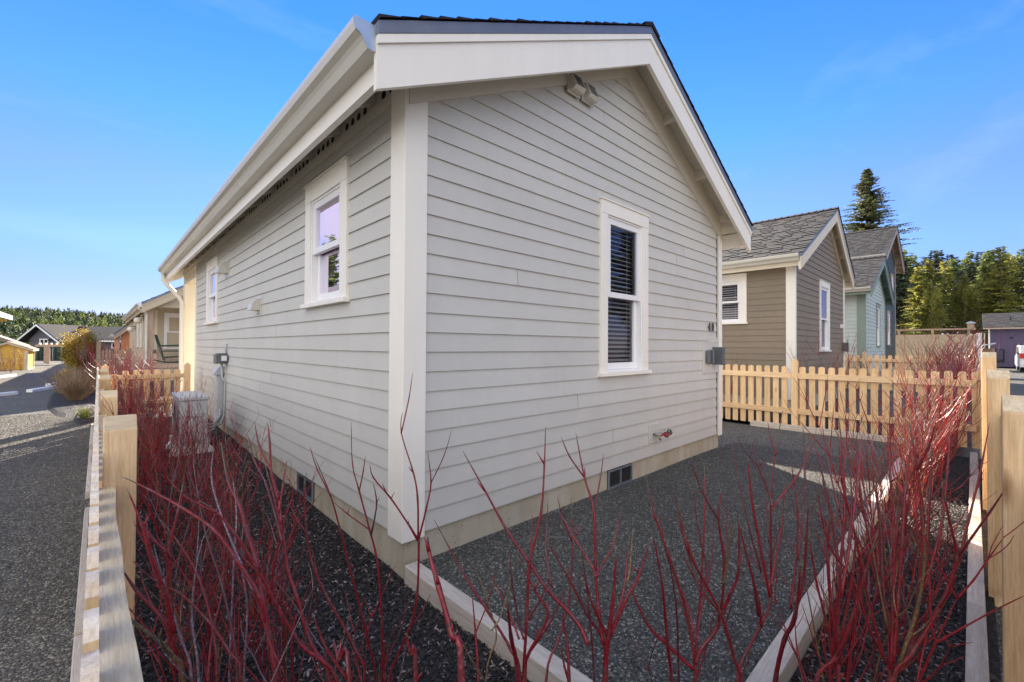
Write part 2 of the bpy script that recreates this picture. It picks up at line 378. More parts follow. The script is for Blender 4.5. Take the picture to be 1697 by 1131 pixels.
mulch_patch('tan_house_bed', [(-1.3, 7.25), (0, 7.25), (0, 15.8), (-1.3, 15.8)], .03)

def scatter(name, tv, tf, pos, scl, mat, cols, flat=.5, kind='stuff'):
    """many small loose pieces in ONE mesh"""
    rng = np.random.default_rng(len(pos)); n = len(pos); tv = np.array(tv, float); k = len(tv)
    a = rng.uniform(0, 2*np.pi, n); tx = rng.normal(0, flat, n); ty = rng.normal(0, flat, n)
    V = tv[None]*scl[:, None, :]
    z = np.sin(tx)[:, None]*V[..., 1] + np.cos(tx)[:, None]*V[..., 2]; y = np.cos(tx)[:, None]*V[..., 1] - np.sin(tx)[:, None]*V[..., 2]; x = V[..., 0]
    z2 = np.sin(ty)[:, None]*x + np.cos(ty)[:, None]*z; x2 = np.cos(ty)[:, None]*x - np.sin(ty)[:, None]*z
    X = np.cos(a)[:, None]*x2 - np.sin(a)[:, None]*y; Y = np.sin(a)[:, None]*x2 + np.cos(a)[:, None]*y
    W = np.stack([X, Y, z2], -1) + pos[:, None, :]
    F = (np.array(tf)[None] + (np.arange(n)*k)[:, None, None]).reshape(-1, len(tf[0]))
    me = bpy.data.meshes.new(name); me.vertices.add(n*k); me.vertices.foreach_set('co', W.reshape(-1).astype(np.float32))
    nl = F.shape[1]; me.loops.add(F.size); me.loops.foreach_set('vertex_index', F.reshape(-1).astype(np.int32))
    me.polygons.add(len(F)); me.polygons.foreach_set('loop_start', (np.arange(len(F))*nl).astype(np.int32)); me.polygons.foreach_set('loop_total', np.full(len(F), nl, dtype=np.int32))
    me.update(calc_edges=True); me.validate()
    at = me.color_attributes.new('Col', 'FLOAT_COLOR', 'CORNER'); per = len(tf)*nl
    c4 = np.ones((n, 4), np.float32); c4[:, :3] = cols; at.data.foreach_set('color', np.repeat(c4, per, axis=0).ravel())
    me.materials.append(mat); o = bpy.data.objects.new(name, me); COL.objects.link(o); o['kind'] = kind; return o
rng = np.random.default_rng(5)
OCT_V = [(1,0,0),(-1,0,0),(0,1,0),(0,-1,0),(0,0,1),(0,0,-1)]; OCT_F = [(0,2,4),(2,1,4),(1,3,4),(3,0,4),(2,0,5),(1,2,5),(3,1,5),(0,3,5)]
BOX_V = [(-1,-1,-1),(1,-1,-1),(1,1,-1),(-1,1,-1),(-.8,-.9,1),(.9,-.8,1),(.8,.9,1),(-1,.8,1)]; BOX_F = [(4,5,6,7),(0,1,5,4),(1,2,6,5),(2,3,7,6),(3,0,4,7)]
def chips(name, n, x0, x1, y0, y1, zf, smin=.004, smax=.014):
    p = np.stack([rng.uniform(x0, x1, n), rng.uniform(y0, y1, n), np.zeros(n)], -1)
    p[:, 2] = [zf(a, b)+.004 for a, b in p[:, :2]]; p[:, 2] += rng.uniform(0, .008, n)
    L = rng.uniform(smin, smax, n); s = np.stack([L, L*rng.uniform(.15, .4, n), L*rng.uniform(.08, .2, n)], -1)
    g = np.where(rng.random(n) < .16, rng.uniform(4.0, 10, n), rng.uniform(.2, 1.3, n)); c = np.stack([g, g*.92, g*.85], -1)
    return scatter(name, BOX_V, BOX_F, p, s, M['chips'], c, .45)
chips('bark_chips', 26000, -1.26, 0.0, -2.3, 2.2, zbed)
chips('front_bark_chips', 16000, .1, 5.0, -2.38, -1.88, lambda x, y: .03)
chips('far_bark_chips', 6000, -1.26, 0.0, 2.2, 7.0, zbed, .008, .02)
def stones(name, n, x0, x1, y0, y1, zf, r0, r1, mat, lo=.3, hi=2.2, white=.05):
    p = np.stack([rng.uniform(x0, x1, n), rng.uniform(y0, y1, n), np.zeros(n)], -1); p[:, 2] = [zf(a, b)+.002 for a, b in p[:, :2]]
    L = rng.uniform(r0, r1, n); s = np.stack([L, L*rng.uniform(.5, 1, n), L*rng.uniform(.4, .8, n)], -1)
    g = np.where(rng.random(n) < white, rng.uniform(3.5, 6, n), rng.uniform(lo, hi, n)); c = np.stack([g*.97, g, g*1.03], -1)
    return scatter(name, OCT_V, OCT_F, p, s, mat, c, .6)
M['stone'] = mat_plain('gravel_stone', (.074, .075, .072), .5, .3, 40)
M['road_stone'] = mat_plain('road_stone', (.11, .10, .085), .7, .3, 40)
stones('yard_stones', 62000, .12, 5.4, -1.78, -.02, zyard, .003, .0068, M['stone'], .4, 2.0, .03)
stones('road_stones', 50000, -3.6, -1.45, .8, 9.0, lambda x, y: hbase(x, y), .003, .0075, M['road_stone'], .5, 1.5, .015)

# ---------------------------------------------------------------- building kit
def laps(mb, fn, ul, ur, z0, z1, e, holes=(), proud=.016, joints=0, seed=1):
    rnd = random.Random(seed); z = z0; k = 0
    while z < z1-.01:
        zt = min(z+e, z1); zm = (z+zt)/2; a = ul(zm) if callable(ul) else ul; b = ur(zm) if callable(ur) else ur
        if b-a > .02:
            zs = sorted({z, zt} | {h for H in holes for h in (H[2], H[3]) if z < h < zt})
            for p, q in zip(zs[:-1], zs[1:]):
                segs = [(a, b)]
                for H in holes:
                    if H[2] < (p+q)/2 < H[3]:
                        n = []
                        for s, t in segs:
                            if H[1] <= s or H[0] >= t: n.append((s, t)); continue
                            if H[0] > s: n.append((s, H[0]))
                            if H[1] < t: n.append((H[1], t))
                        segs = n
                wb = proud - (proud-.003)*(p-z)/(zt-z); wt = proud - (proud-.003)*(q-z)/(zt-z)
                for s, t in segs:
                    cuts = [s, t]
                    if joints and t-s > 1.5 and rnd.random() < joints: cuts = [s, s+rnd.uniform(.3, .7)*(t-s), t]
                    for c0, c1 in zip(cuts[:-1], cuts[1:]):
                        c1 = c1-.0035 if c1 != t else c1; g = rnd.uniform(.965, 1.02); col = (g, g, g)
                        mb.face([fn(c0, wb, p), fn(c1, wb, p), fn(c1, wt, q), fn(c0, wt, q)], col)
                        if p == z: mb.face([fn(c0, 0, p), fn(c1, 0, p), fn(c1, wb, p), fn(c0, wb, p)], col)
        z = zt; k += 1
def ubox(mb, fn, u0, u1, w0, w1, z0, z1, col=(1, 1, 1)):
    a = fn(u0, w0, z0); b = fn(u1, w1, z1); mb.box(a[0], b[0], a[1], b[1], a[2], b[2], col)
def window(P, fn, u0, u1, z0, z1, cas, sashmat, side=.105, head=.13, sash=.05, split=.48, blind=True, sill=.035, lab=None, slat=.045):
    m = MB(); zs = z0+sill
    ubox(m, fn, u0, u1, 0, .034, z1-head, z1); ubox(m, fn, u0-.012, u1+.012, 0, .046, z1, z1+.014)
    ubox(m, fn, u0, u0+side, 0, .031, zs, z1-head); ubox(m, fn, u1-side, u1, 0, .031, zs, z1-head)
    ubox(m, fn, u0-.025, u1+.025, 0, .06, z0, zs)
    w = m.build('window', cas, P, bevel=.002, label=lab)
    a, b, c, d = u0+side, u1-side, zs, z1-head; mid = c+(d-c)*split
    f = MB(); s = sash; t = .018
    ubox(f, fn, a, a+t, -.09, .018, c, d); ubox(f, fn, b-t, b, -.09, .018, c, d); ubox(f, fn, a+t, b-t, -.09, .018, d-t, d); ubox(f, fn, a+t, b-t, -.09, .02, c, c+t*1.3)
    A, B, C, D_ = a+t, b-t, c+t*1.3, d-t
    ubox(f, fn, A, A+s, -.03, .008, mid, D_); ubox(f, fn, B-s, B, -.03, .008, mid, D_); ubox(f, fn, A+s, B-s, -.03, .008, D_-s, D_); ubox(f, fn, A+s, B-s, -.03, .010, mid, mid+s*.9)
    ubox(f, fn, A, A+s, -.07, -.032, C, mid); ubox(f, fn, B-s, B, -.07, -.032, C, mid); ubox(f, fn, A+s, B-s, -.07, -.032, C, C+s*1.1)
    f.build('frame', sashmat, w, bevel=.002)
    for (wz, za, zb_) in ((-.012, mid+s*.9, D_-s), (-.052, C+s*1.1, mid+.005)):
        g = MB(); g.face([fn(A+s, wz, za), fn(B-s, wz, za), fn(B-s, wz, zb_), fn(A+s, wz, zb_)]); g.build('pane', M['glass'], w)
    if blind:
        g = MB(); z = C+.04
        while z < D_-.03:
            y0, y1 = -.080, -.080-slat*.7
            g.face([fn(A+.01, y0, z-.006), fn(B-.01, y0, z-.006), fn(B-.01, y1, z+.012), fn(A+.01, y1, z+.012)]); g.face([fn(A+.01, y0, z-.009), fn(B-.01, y0, z-.009), fn(B-.01, y0, z-.006), fn(A+.01, y0, z-.006)]); z += slat
        for uu_ in (A+.12, B-.12): ubox(g, fn, uu_-.002, uu_+.002, -.079, -.0775, C, D_)
        ubox(g, fn, A, B, -.14, -.096, D_-.035, D_)
        g.build('blind', M['blind'], w)
    g = MB(); ubox(g, fn, A-.1, B+.1, -.40, -.42, C-.1, D_+.1); ubox(g, fn, A-.1, A-.08, -.4, -.09, C-.1, D_+.1); ubox(g, fn, B+.08, B+.1, -.4, -.09, C-.1, D_+.1)
    ubox(g, fn, A-.08, B+.08, -.4, -.09, C-.1, C-.08); ubox(g, fn, A-.08, B+.08, -.4, -.09, D_+.08, D_+.1)
    g.build('dark_room', M['interior'], w)
    return w
def shingle_slope(mb, x0, z0, x1, z1, y0, y1, seed=3, e=.14, tw=(.16, .38)):
    """slope from eave (x0,z0) up to ridge (x1,z1), along y"""
    rnd = random.Random(seed); L = math.hypot(x1-x0, z1-z0); sx, sz = (x1-x0)/L, (z1-z0)/L
    nx, nz = (-sz, sx) if sx > 0 else (sz, -sx)
    def P(s, y, h): return (x0+sx*s+nx*h, y, z0+sz*s+nz*h)
    s = 0
    while s < L-.02:
        t = min(s+e+.03, L); y = y0 + rnd.uniform(-.2, 0); ys0 = y0; hi = rnd.random() < .5
        while ys0 < y1:
            w = rnd.uniform(*tw); ye = min(max(y, y0)+w, y1); ya = ys0; hi = not hi
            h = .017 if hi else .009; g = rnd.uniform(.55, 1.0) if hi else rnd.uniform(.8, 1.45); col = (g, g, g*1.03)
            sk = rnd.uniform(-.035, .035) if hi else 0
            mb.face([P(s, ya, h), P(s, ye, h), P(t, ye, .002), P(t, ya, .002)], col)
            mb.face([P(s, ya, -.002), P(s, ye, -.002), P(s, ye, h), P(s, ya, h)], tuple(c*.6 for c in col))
            if hi:
                mb.face([P(s, ya, 0), P(s, ya, h), P(t, ya, .002)], col); mb.face([P(s, ye, 0), P(s, ye, h), P(t, ye, .002)], col)
            ys0 = ye; y = ye
        s += e
GUT = [(0, 0), (0, -.137), (.077, -.133), (.098, -.095), (.112, -.078), (.140, -.060), (.150, -.030), (.150, 0), (.136, 0), (.136, -.02), (.098, -.07), (.07, -.125), (.008, -.128), (.008, 0)]
def gutter(P, xb, zt, y0, y1, sgn, mat):
    m = MB(); m.prism(GUT[:8]+GUT[8:], y0, y1, lambda u, v, t: (xb+sgn*u, t, zt+v))
    g = m.build('gutter', mat, P)
    cap = [(0, 0), (0, -.139), (.078, -.135), (.1, -.096), (.113, -.079), (.142, -.061), (.152, -.03), (.152, .004)]
    for a, b in ((y0-.004, y0+.001), (y1-.001, y1+.004)):
        c = MB(); c.prism(cap, a, b, lambda u, v, t: (xb+sgn*u, t, zt+v)); c.build('end_cap', M['galv'], g)
    return g
def roof(P, L, RD, E, ya, yb, trim, sof, gut, fas=.285, mats=None, gut_front=True, seed=1, x0=None, x1=None, yf=0, look=True, rafters=True, zblock=None, shingle_y=None):
    xl, zl = L; xr, zr = RD; xe, ze = E; sl = (zr-zl)/(xr-xl); sr = (zr-ze)/(xe-xr)
    top = lambda x, o: (zl+(x-xl)*sl if x <= xr else zr-(x-xr)*sr)+o
    def band(o0, o1, yA, yB, name, mat, inx=0):
        m = MB()
        for s in (0, 1):
            a, b = (xl+inx, xr) if s == 0 else (xr, xe-inx)
            m.prism([(a, top(a, o1)), (b, top(b, o1)), (b, top(b, o0)), (a, top(a, o0))], yA, yB, lambda u, v, t: (u, t, v))
        return m.build(name, mat, P)
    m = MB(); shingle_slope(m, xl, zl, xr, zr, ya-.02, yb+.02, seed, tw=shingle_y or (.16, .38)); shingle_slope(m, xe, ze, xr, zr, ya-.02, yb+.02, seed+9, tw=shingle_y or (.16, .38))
    y = ya-.02
    while y < yb:   # ridge cap
        for sg, s_ in ((-1, sl), (1, sr)):
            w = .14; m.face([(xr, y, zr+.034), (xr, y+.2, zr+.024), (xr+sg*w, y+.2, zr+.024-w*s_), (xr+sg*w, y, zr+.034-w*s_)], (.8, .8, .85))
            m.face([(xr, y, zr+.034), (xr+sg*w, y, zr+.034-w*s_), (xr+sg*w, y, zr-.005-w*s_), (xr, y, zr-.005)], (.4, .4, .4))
        y += .15
    r = m.build('roof', M['shingle'], P)
    band(-.075, -.006, ya-.006, yb+.006, 'drip_edge', M['drip'])
    band(-.10, -.078, ya+.03, yb-.03, 'soffit', sof, .05)
    band(-fas-.075, -.125, ya+.012, ya+.048, 'rake_board', trim)
    band(-.124, -.077, ya-.002, ya+.05, 'rake_trim', trim)
    band(-fas-.075, -.078, yb-.05, yb-.012, 'rake_board', trim)
    part('eave_board', trim, P, (xl+.035, xl+.075, ya+.05, yb-.05, zl-fas+.01, zl-.08))
    part('eave_board', trim, P, (xe-.075, xe-.035, ya+.05, yb-.05, ze-fas+.01, ze-.08))
    if look:
        for f_ in (.12, .42, .74):
            for s in (0, 1):
                x = xl+.1+(xr-xl-.2)*(f_) if s == 0 else xe-.1-(xe-xr-.2)*f_
                m = MB(); m.prism([(x-.02, top(x-.02, -.10)), (x+.02, top(x+.02, -.10)), (x+.02, top(x+.02, -.19)), (x-.02, top(x-.02, -.19))], ya+.05, yf, lambda u, v, t: (u, t, v))
                m.build('lookout', sof, P)
    if rafters and x0 is not None:
        h = MB(); y = yf+.45; zb_ = top(x0, -.101)
        ubk = MB(); ubk.box(x0+.0, x0+.03, yf+.0, yb-.1, zb_-.16, zb_)
        ubk.build('blocking', sof, P)
        while y < yb-.2:
            m = MB(); m.prism([(xl+.076, top(xl+.076, -.10)), (x0-.001, top(x0, -.10)), (x0-.001, top(x0, -.19)), (xl+.076, top(xl+.076, -.19))], y-.019, y+.019, lambda u, v, t: (u, t, v)); m.build('rafter_tail', sof, P)
            for k in range(4):
                yy = y-.30+(k-1.5)*.105; n = 14
                h.face([(x0-.0025, yy+.030*math.cos(2*math.pi*j/n), zb_-.075+.030*math.sin(2*math.pi*j/n)) for j in range(n)])
            y += .6
        h.build('vent_holes', M['dark'], P)
    return r
def corner_board(P, x, y, sx, zb, zt, mat, wx=.135, wy=.155, t=.027):
    """corner at (x,y) of a house whose front faces -y; sx=+1 left corner, -1 right corner"""
    part('corner_board', mat, P, (x-sx*t, x+sx*wx, y-t, y, zb, zt), (x-sx*t, x, y, y+wy, zb, zt), bevel=.003)

# ---------------------------------------------------------------- the grey house
H = thing('grey_house', (0, 0, 0), 'light grey lap sided house with white trim, the largest house right in front', 'house')
W_ = 4.89; ZB = .289; LY = 7.9; YB = 9.9
fF = lambda u, w, z: (u, -w, z)
fL = lambda u, w, z: (-w, u, z)
part('foundation', M['concrete'], H, (.012, W_-.012, .012, .16, -.4, ZB+.02), (.012, .16, .16, LY-.01, -.4, ZB+.02), (W_-.16, W_-.012, .16, LY-.01, -.4, ZB+.02), (.16, W_-.16, LY-.16, LY-.01, -.4, ZB+.02))
part('floor', M['interior'], H, (.16, W_-.16, .16, LY-.16, .2, ZB))
def gl(z): return (z-3.09)/.497
m = MB(); laps(m, fF, lambda z: max(.13, gl(z)), lambda z: min(W_-.13, W_-gl(z)), ZB, 4.40, .127, [(2.10, 2.84, 1.25, 2.76)], joints=.22, seed=4)
m.build('front_siding', M['siding_grey'], H)
m = MB(); laps(m, fL, .15, LY, ZB, 3.06, .127, [(.92, 1.66, 1.86, 2.80), (5.9, 6.65, 1.88, 2.78)], joints=.4, seed=8)
m.build('side_siding', M['siding_grey'], H)
m = MB(); laps(m, lambda u, w, z: (W_+w, u, z), 0.1, LY, ZB, 3.06, .127); m.build('side_siding', M['siding_grey'], H)
part('rear_wall', M['siding_grey'], H, (.0, W_, LY, LY+.03, ZB, 3.2))
part('sheathing', M['interior'], H, (.03, .05, .03, .9, .3, 3.2), (.03, .05, 1.7, 5.9, .3, 3.2), (.03, .05, 6.7, 7.8, .3, 3.2), (.03, .05, .9, 1.7, .3, 1.8), (.03, .05, .9, 1.7, 2.86, 3.2), (.03, .05, 5.9, 6.7, .3, 1.8), (.03, .05, 5.9, 6.7, 2.86, 3.2),
     (.05, 2.05, .03, .05, .3, 3.1), (2.88, 4.8, .03, .05, .3, 3.1), (2.05, 2.88, .03, .05, .3, 1.2), (2.05, 2.88, .03, .05, 2.86, 3.1), (W_-.05, W_-.03, .03, 7.8, .3, 3.2))
corner_board(H, 0, 0, 1, .262, 3.20, M['trim_white']); corner_board(H, W_, 0, -1, .262, 3.10, M['trim_white'], wx=.09)
part('corner_board', M['trim_white'], H, (-.027, 0, LY-.04, LY+.06, .262, 3.06))
m = MB()
for a, b in ((0, W_/2), (W_/2, W_)):
    zz = lambda x, o: (3.34+.5*x if x <= W_/2 else 3.34+.5*(W_-x))+o
    m.prism([(a, zz(a, -.373)), (b, zz(b, -.373)), (b, zz(b, -.105)), (a, zz(a, -.105))], -.036, -.0, lambda u, v, t: (u, t, v))
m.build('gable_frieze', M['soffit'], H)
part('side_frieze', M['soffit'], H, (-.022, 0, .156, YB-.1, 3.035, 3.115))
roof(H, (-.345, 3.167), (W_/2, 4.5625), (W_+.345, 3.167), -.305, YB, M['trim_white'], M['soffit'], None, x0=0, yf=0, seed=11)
gutter(H, -.31, 3.145, -.272, YB-.02, -1, M['gutter']); gs = [q for q in H.children if q.name.startswith('gutter')][0]
for y in (2.55, 5.6, 8.6):
    m = MB(); m.prism([(0, 0), (0, -.1385), (.0785, -.1345), (.0995, -.096), (.1135, -.0795), (.1415, -.0615), (.1516, -.03), (.1516, .002), (.0, .002)], y, y+.035, lambda u, v, t: (-.31-u, t, 3.145+v)); m.build('gutter_seam', M['gutter'], gs)
for y in (.35, 1.35, 3.4, 4.5, 6.6, 7.6):
    part('gutter_hanger', M['galv'], gs, (-.455, -.31, y, y+.02, 3.138, 3.143))
gutter(H, W_+.31, 3.145, -.272, YB-.02, 1, M['galv'])
window(H, fF, 2.03, 2.90, 1.19, 2.865, M['trim_white'], M['vinyl'], side=.115, head=.125, sash=.058, lab='tall white framed window of the gable wall with a slatted blind')
window(H, fL, .835, 1.745, 1.80, 2.89, M['trim_white'], M['vinyl'], side=.125, head=.15, sash=.055, blind=False, lab='nearer white framed window of the long side wall')
window(H, fL, 5.80, 6.74, 1.81, 2.87, M['trim_white'], M['vinyl'], side=.12, head=.14, sash=.05, blind=False, lab='farther white framed window of the long side wall')
# porch end
part('porch_floor', M['concrete'], H, (0, W_, LY+.03, YB-.1, .1, .36))
part('porch_beam', M['trim_cream'], H, (.0, .2, LY+.06, YB-.1, 2.80, 3.10))
part('porch_column', M['trim_cream'], H, (-.01, .21, 9.58, 9.8, .36, 2.80))
part('porch_column', M['trim_cream'], H, (W_-.21, W_, 9.58, 9.8, .36, 2.80))
m = MB(); m.tube([(-.37, 9.72, 3.02), (-.37, 9.72, 2.90), (-.35, 9.70, 2.84), (-.10, 9.60, 2.50), (-.055, 9.56, 2.40), (-.055, 9.56, .32), (-.12, 9.5, .27)], .043, 10)
m.build('downspout', M['gutter'], H, smooth=True)
def hood(fn, u, z, s, dep, name='vent_hood', mat='gutter', slats=0):
    m = MB(); ubox(m, fn, u-s*.62, u+s*.62, 0, .02, z-s*.62, z+s*.62)
    prof = [(.02, s*.5), (.02+dep*.45, s*.38), (.02+dep*.85, s*.02), (.02+dep, -s*.42), (.02, -s*.42)]
    m.prism(prof, u-s*.5, u+s*.5, lambda a, b, t: fn(t, a, z+b))
    o = m.build(name, M[mat], H, bevel=.002)
    if slats:
        g = MB()
        for k in range(6):
            f0 = .15+k*.13; a0, b0 = .02+dep*(.85+.15*f0)+.002, s*.02-s*.44*f0
            ubox(g, fn, u-s*.4, u+s*.4, a0-.012, a0+.004, z+b0-.004, z+b0+.004)
        for k in range(5): ubox(g, fn, u-s*.4+k*s*.2-.002, u-s*.4+k*s*.2+.002, .03, .02+dep+.001, z-s*.43-.003, z-s*.42)
        g.build('grille', M['grey_metal'], o)
    return o
hood(fL, 5.15, 2.60, .20, .13); hood(fL, 3.36, 1.94, .16, .10)
for u in (1.60, 1.80):   # two gable vents: square boxes with louvres looking down
    m = MB(); ubox(m, fF, u-.085, u+.085, .03, .048, 3.665, 3.835)
    m.prism([(.048, .07), (.075, .07), (.125, -.05), (.10, -.072), (.048, -.072)], u-.07, u+.07, lambda a, b, t: fF(t, a, 3.75+b))
    o = m.build('gable_vent', M['gutter'], H, bevel=.002); g = MB()
    for k in range(7):
        f0 = (k+.6)/7.4; a0 = .075+.05*f0; b0 = 3.82-.12*f0
        ubox(g, fF, u-.055, u+.055, a0-.001, a0+.0035, b0-.005, b0+.001)
    g.build('louvres', M['dark'], o)
# foundation vents
def found_vent(fn, u0, u1, z0, z1):
    m = MB(); ubox(m, fn, u0, u1, -.014, -.0035, z0, z1); o = m.build('foundation_vent', M['dark'], H)
    g = MB(); t = .018
    for a, b, c, d in ((u0, u0+t, z0, z1), (u1-t, u1, z0, z1), (u0+t, u1-t, z1-t, z1), (u0+t, u1-t, z0, z0+t), ((u0+u1)/2-.01, (u0+u1)/2+.01, z0+t, z1-t)): ubox(g, fn, a, b, -.0034, .010, c, d)
    g.build('vent_frame', M['galv'], o)
found_vent(fF, 2.20, 2.62, .095, .275); found_vent(fL, 1.56, 1.96, .10, .275)
# numerals
def text_mesh(name, s, size, parent, M4, mat, ext=.004):
    cu = bpy.data.curves.new(name, 'FONT'); cu.body = s; cu.size = size; cu.extrude = ext; cu.align_x = 'CENTER'
    t = bpy.data.objects.new(name, cu); COL.objects.link(t); bpy.context.view_layer.update()
    me = bpy.data.meshes.new_from_object(t.evaluated_get(bpy.context.evaluated_depsgraph_get())); bpy.data.objects.remove(t)
    me.transform(M4); me.materials.append(mat); o = bpy.data.objects.new(name, me); COL.objects.link(o); o.parent = parent; return o
for ch, x in (('4', 4.475), ('0', 4.585)):
    mt = Matrix.Translation((x, -.032, 1.685)) @ Matrix.Rotation(R(90), 4, 'X') @ Matrix.Diagonal((.78, 1, 1, 1))
    text_mesh('house_numeral', ch, .165, H, mt, M['numeral'], .006)
# meter block, outlet and box at the right corner, hose bib
part('mounting_block', M['siding_grey'], H, (4.30, 4.78, -.024, -.002, 1.13, 1.53), (4.44, 4.78, -.024, -.002, 1.531, 1.60), bevel=.002)
part('outlet_cover', M['grey_metal'], H, (4.36, 4.44, -.075, -.024, 1.26, 1.43), (4.455, 4.50, -.095, -.024, 1.25, 1.44), bevel=.012)
part('utility_box', M['slate_box'], H, (4.585, 4.665, -.16, -.0245, 1.24, 1.475), bevel=.004)
part('hose_block', M['siding_grey'], H, (2.93, 3.20, -.026, -.002, .43, .63), bevel=.002)
m = MB(); m.tube([(3.02, -.02, .52), (3.02, -.10, .52)], .014, 10); m.tube([(3.02, -.09, .525), (3.13, -.095, .525)], .012, 10); m.tube([(3.02, -.085, .52), (3.02, -.11, .47)], .011, 10)
hb = m.build('hose_bib', M['brass'], H, smooth=True)
for (x, y, z, mt) in ((3.13, -.12, .515, 'red_handle'), (3.24, -.10, .525, 'green_handle')):
    m = MB(); ring = [(x+.004*math.sin(6*t), y+.026*math.cos(t)*(1+.12*math.cos(6*t)), z+.026*math.sin(t)*(1+.12*math.cos(6*t))) for t in [2*math.pi*k/24 for k in range(25)]]
    m.tube(ring, .007, 6); m.tube([(x-.02, y, z), (x+.01, y, z)], .012, 8)
    for k in range(3): m.tube([(x, y+.024*math.cos(k*2.1), z+.024*math.sin(k*2.1)), (x, y, z)], .004, 5)
    m.tube([(x-.09, y+.02, z), (x-.01, y, z)], .008, 6); m.build('valve_wheel', M[mt], hb, smooth=True)
# electrical disconnect, conduit, line hide
o = part('disconnect_box', M['grey_metal'], H, (-.13, -.016, 5.02, 5.24, 1.20, 1.345), (-.155, -.13, 5.03, 5.23, 1.195, 1.33), (-.11, -.016, 4.98, 5.02, 1.22, 1.33), bevel=.004)
part('warning_sticker', M['vinyl'], o, (-.10, -.035, 4.978, 4.9795, 1.24, 1.31))
m = MB(); m.tube([(-.07, 5.12, 1.20), (-.065, 5.12, 1.0), (-.03, 5.12, .93), (-.03, 5.12, .45), (-.08, 5.1, .32), (-.3, 5.0, .28)], .014, 8); m.tube([(-.03, 5.06, 1.34), (-.03, 5.06, 1.47), (-.018, 5.06, 1.485)], .012, 6)
m.build('conduit', M['pipe'], H, smooth=True)
m = MB(); m.box(-.09, -.016, 5.30, 5.42, .30, 1.02)
m.prism([(.016, .13), (.05, .125), (.10, .09), (.14, .03), (.15, 0), (.016, 0)], 5.27, 5.45, lambda a, b, t: (-a, t, 1.02+b)); m.build('line_cover', M['pipe'], H, bevel=.006)
for k in range(3):
    m = MB(); m.tube([(-.05-.02*k, 5.36, .55-.05*k), (-.07-.03*k, 5.2, .42-.05*k), (-.2, 4.9, .36-.04*k), (-.34, 4.72, .40-.05*k)], .014, 8); m.build('refrigerant_line', M['pipe'], H, smooth=True)

# mini split unit on its stand
U = thing('heat_pump_unit', (-.53, 4.4, .14), 'white outdoor heat pump unit standing against the long side wall behind red stems', 'heat pump')
m = MB(); m.box(-.67, -.40, 4.0, 4.80, .30, .80); m.box(-.665, -.66+.3, 4.3, 4.84, .34, .5); body = m.build('casing', M['pipe'], U, bevel=.015)
part('lid', M['pipe'], U, (-.685, -.385, 3.985, 4.815, .80, .845), bevel=.01)
part('side_grip', M['pipe'], U, (-.62, -.45, 3.985, 4.0, .60, .66), bevel=.006); part('side_panel', M['pipe'], U, (-.64, -.43, 3.988, 3.998, .33, .56), bevel=.004)
m = MB()
for k in range(1, 8): m.tube([(-.676, 4.33+.033*k*math.cos(t), .55+.033*k*math.sin(t)) for t in [2*math.pi*j/28 for j in range(29)]], .003, 4)
m.build('fan_grille', M['grey_metal'], U)
for y0 in (4.08, 4.58):
    m = MB(); m.prism([(-.76, .14), (-.30, .14), (-.33, .20), (-.36, .22), (-.36, .30), (-.70, .30), (-.70, .22), (-.73, .20)], y0, y0+.14, lambda u, v, t: (u, t, v)); m.build('foot', M['vinyl'], U, bevel=.004)
# wooden edging
def timber(x0, x1, y0, y1, z0, z1, ax, lab, grp=None):
    o = part('edging_timber', M['timber_'+ax], None, (x0, x1, y0, y1, z0, z1), bevel=.005); tag(o, lab, 'timber', grp); return o
timber(-.005, .085, -1.78, -.02, 0, .125, 'y', 'edging timber running from the grey house corner towards the viewer')
timber(.0, 3.2, -1.87, -1.782, 0, .125, 'x', 'nearer long timber edging the gravel along the red stemmed bed')
timber(3.204, 7.0, -1.87, -1.782, 0, .128, 'x', 'farther long timber edging the gravel along the red stemmed bed')
timber(7.0, 7.09, -1.87, .29, 0, .178, 'y', 'knotty timber lying along the foot of the side picket fence')
for k, (a, b) in enumerate(((-1.30, .62), (.625, 2.05), (2.055, 3.30), (3.305, 4.9), (4.905, 7.05))):
    timber(a, b, -2.462, -2.392, 0, .10+.004*(k % 2), 'x', ('nearest', 'second', 'third', 'fourth', 'farthest')[k]+' of the weathered boards laid end to end under the front fence', 'edging boards under the front fence')
for k, (a, b) in enumerate(((-2.3, .6), (.605, 3.1), (3.105, 5.3), (5.305, 7.3))):
    timber(-1.45, -1.398, a, b, -.05, .045+.028*max(0, a), 'y', ('nearest', 'second', 'third', 'farthest')[k]+' of the pale boards along the outer foot of the left fence', 'edging boards under the left fence')

# ---------------------------------------------------------------- fences
def post(P, x, y, z0, z1, mat, axis, s=.089, rise=.045, capm=None):
    h = s/2; m = MB()
    if axis == 'y': pr = [(y-h, z0), (y+h, z0), (y+h, z1), (y, z1+rise), (y-h, z1)]; m.prism(pr, x-h, x+h, lambda u, v, t: (t, u, v))
    else: pr = [(x-h, z0), (x+h, z0), (x+h, z1), (x, z1+rise), (x-h, z1)]; m.prism(pr, y-h, y+h, lambda u, v, t: (u, t, v))
    o = m.build('post', mat, P, bevel=.003)
    c = MB(); e = .0015
    for sg in (-1, 1):
        if axis == 'y': c.face([(x-h+.002, y, z1+rise+e), (x+h-.002, y, z1+rise+e), (x+h-.002, y+sg*h*.97, z1+e+.001), (x-h+.002, y+sg*h*.97, z1+e+.001)])
        else: c.face([(x, y-h+.002, z1+rise+e), (x, y+h-.002, z1+rise+e), (x+sg*h*.97, y+h-.002, z1+e+.001), (x+sg*h*.97, y-h+.002, z1+e+.001)])
    c.build('cut_end', M['end_grain'], o); return o
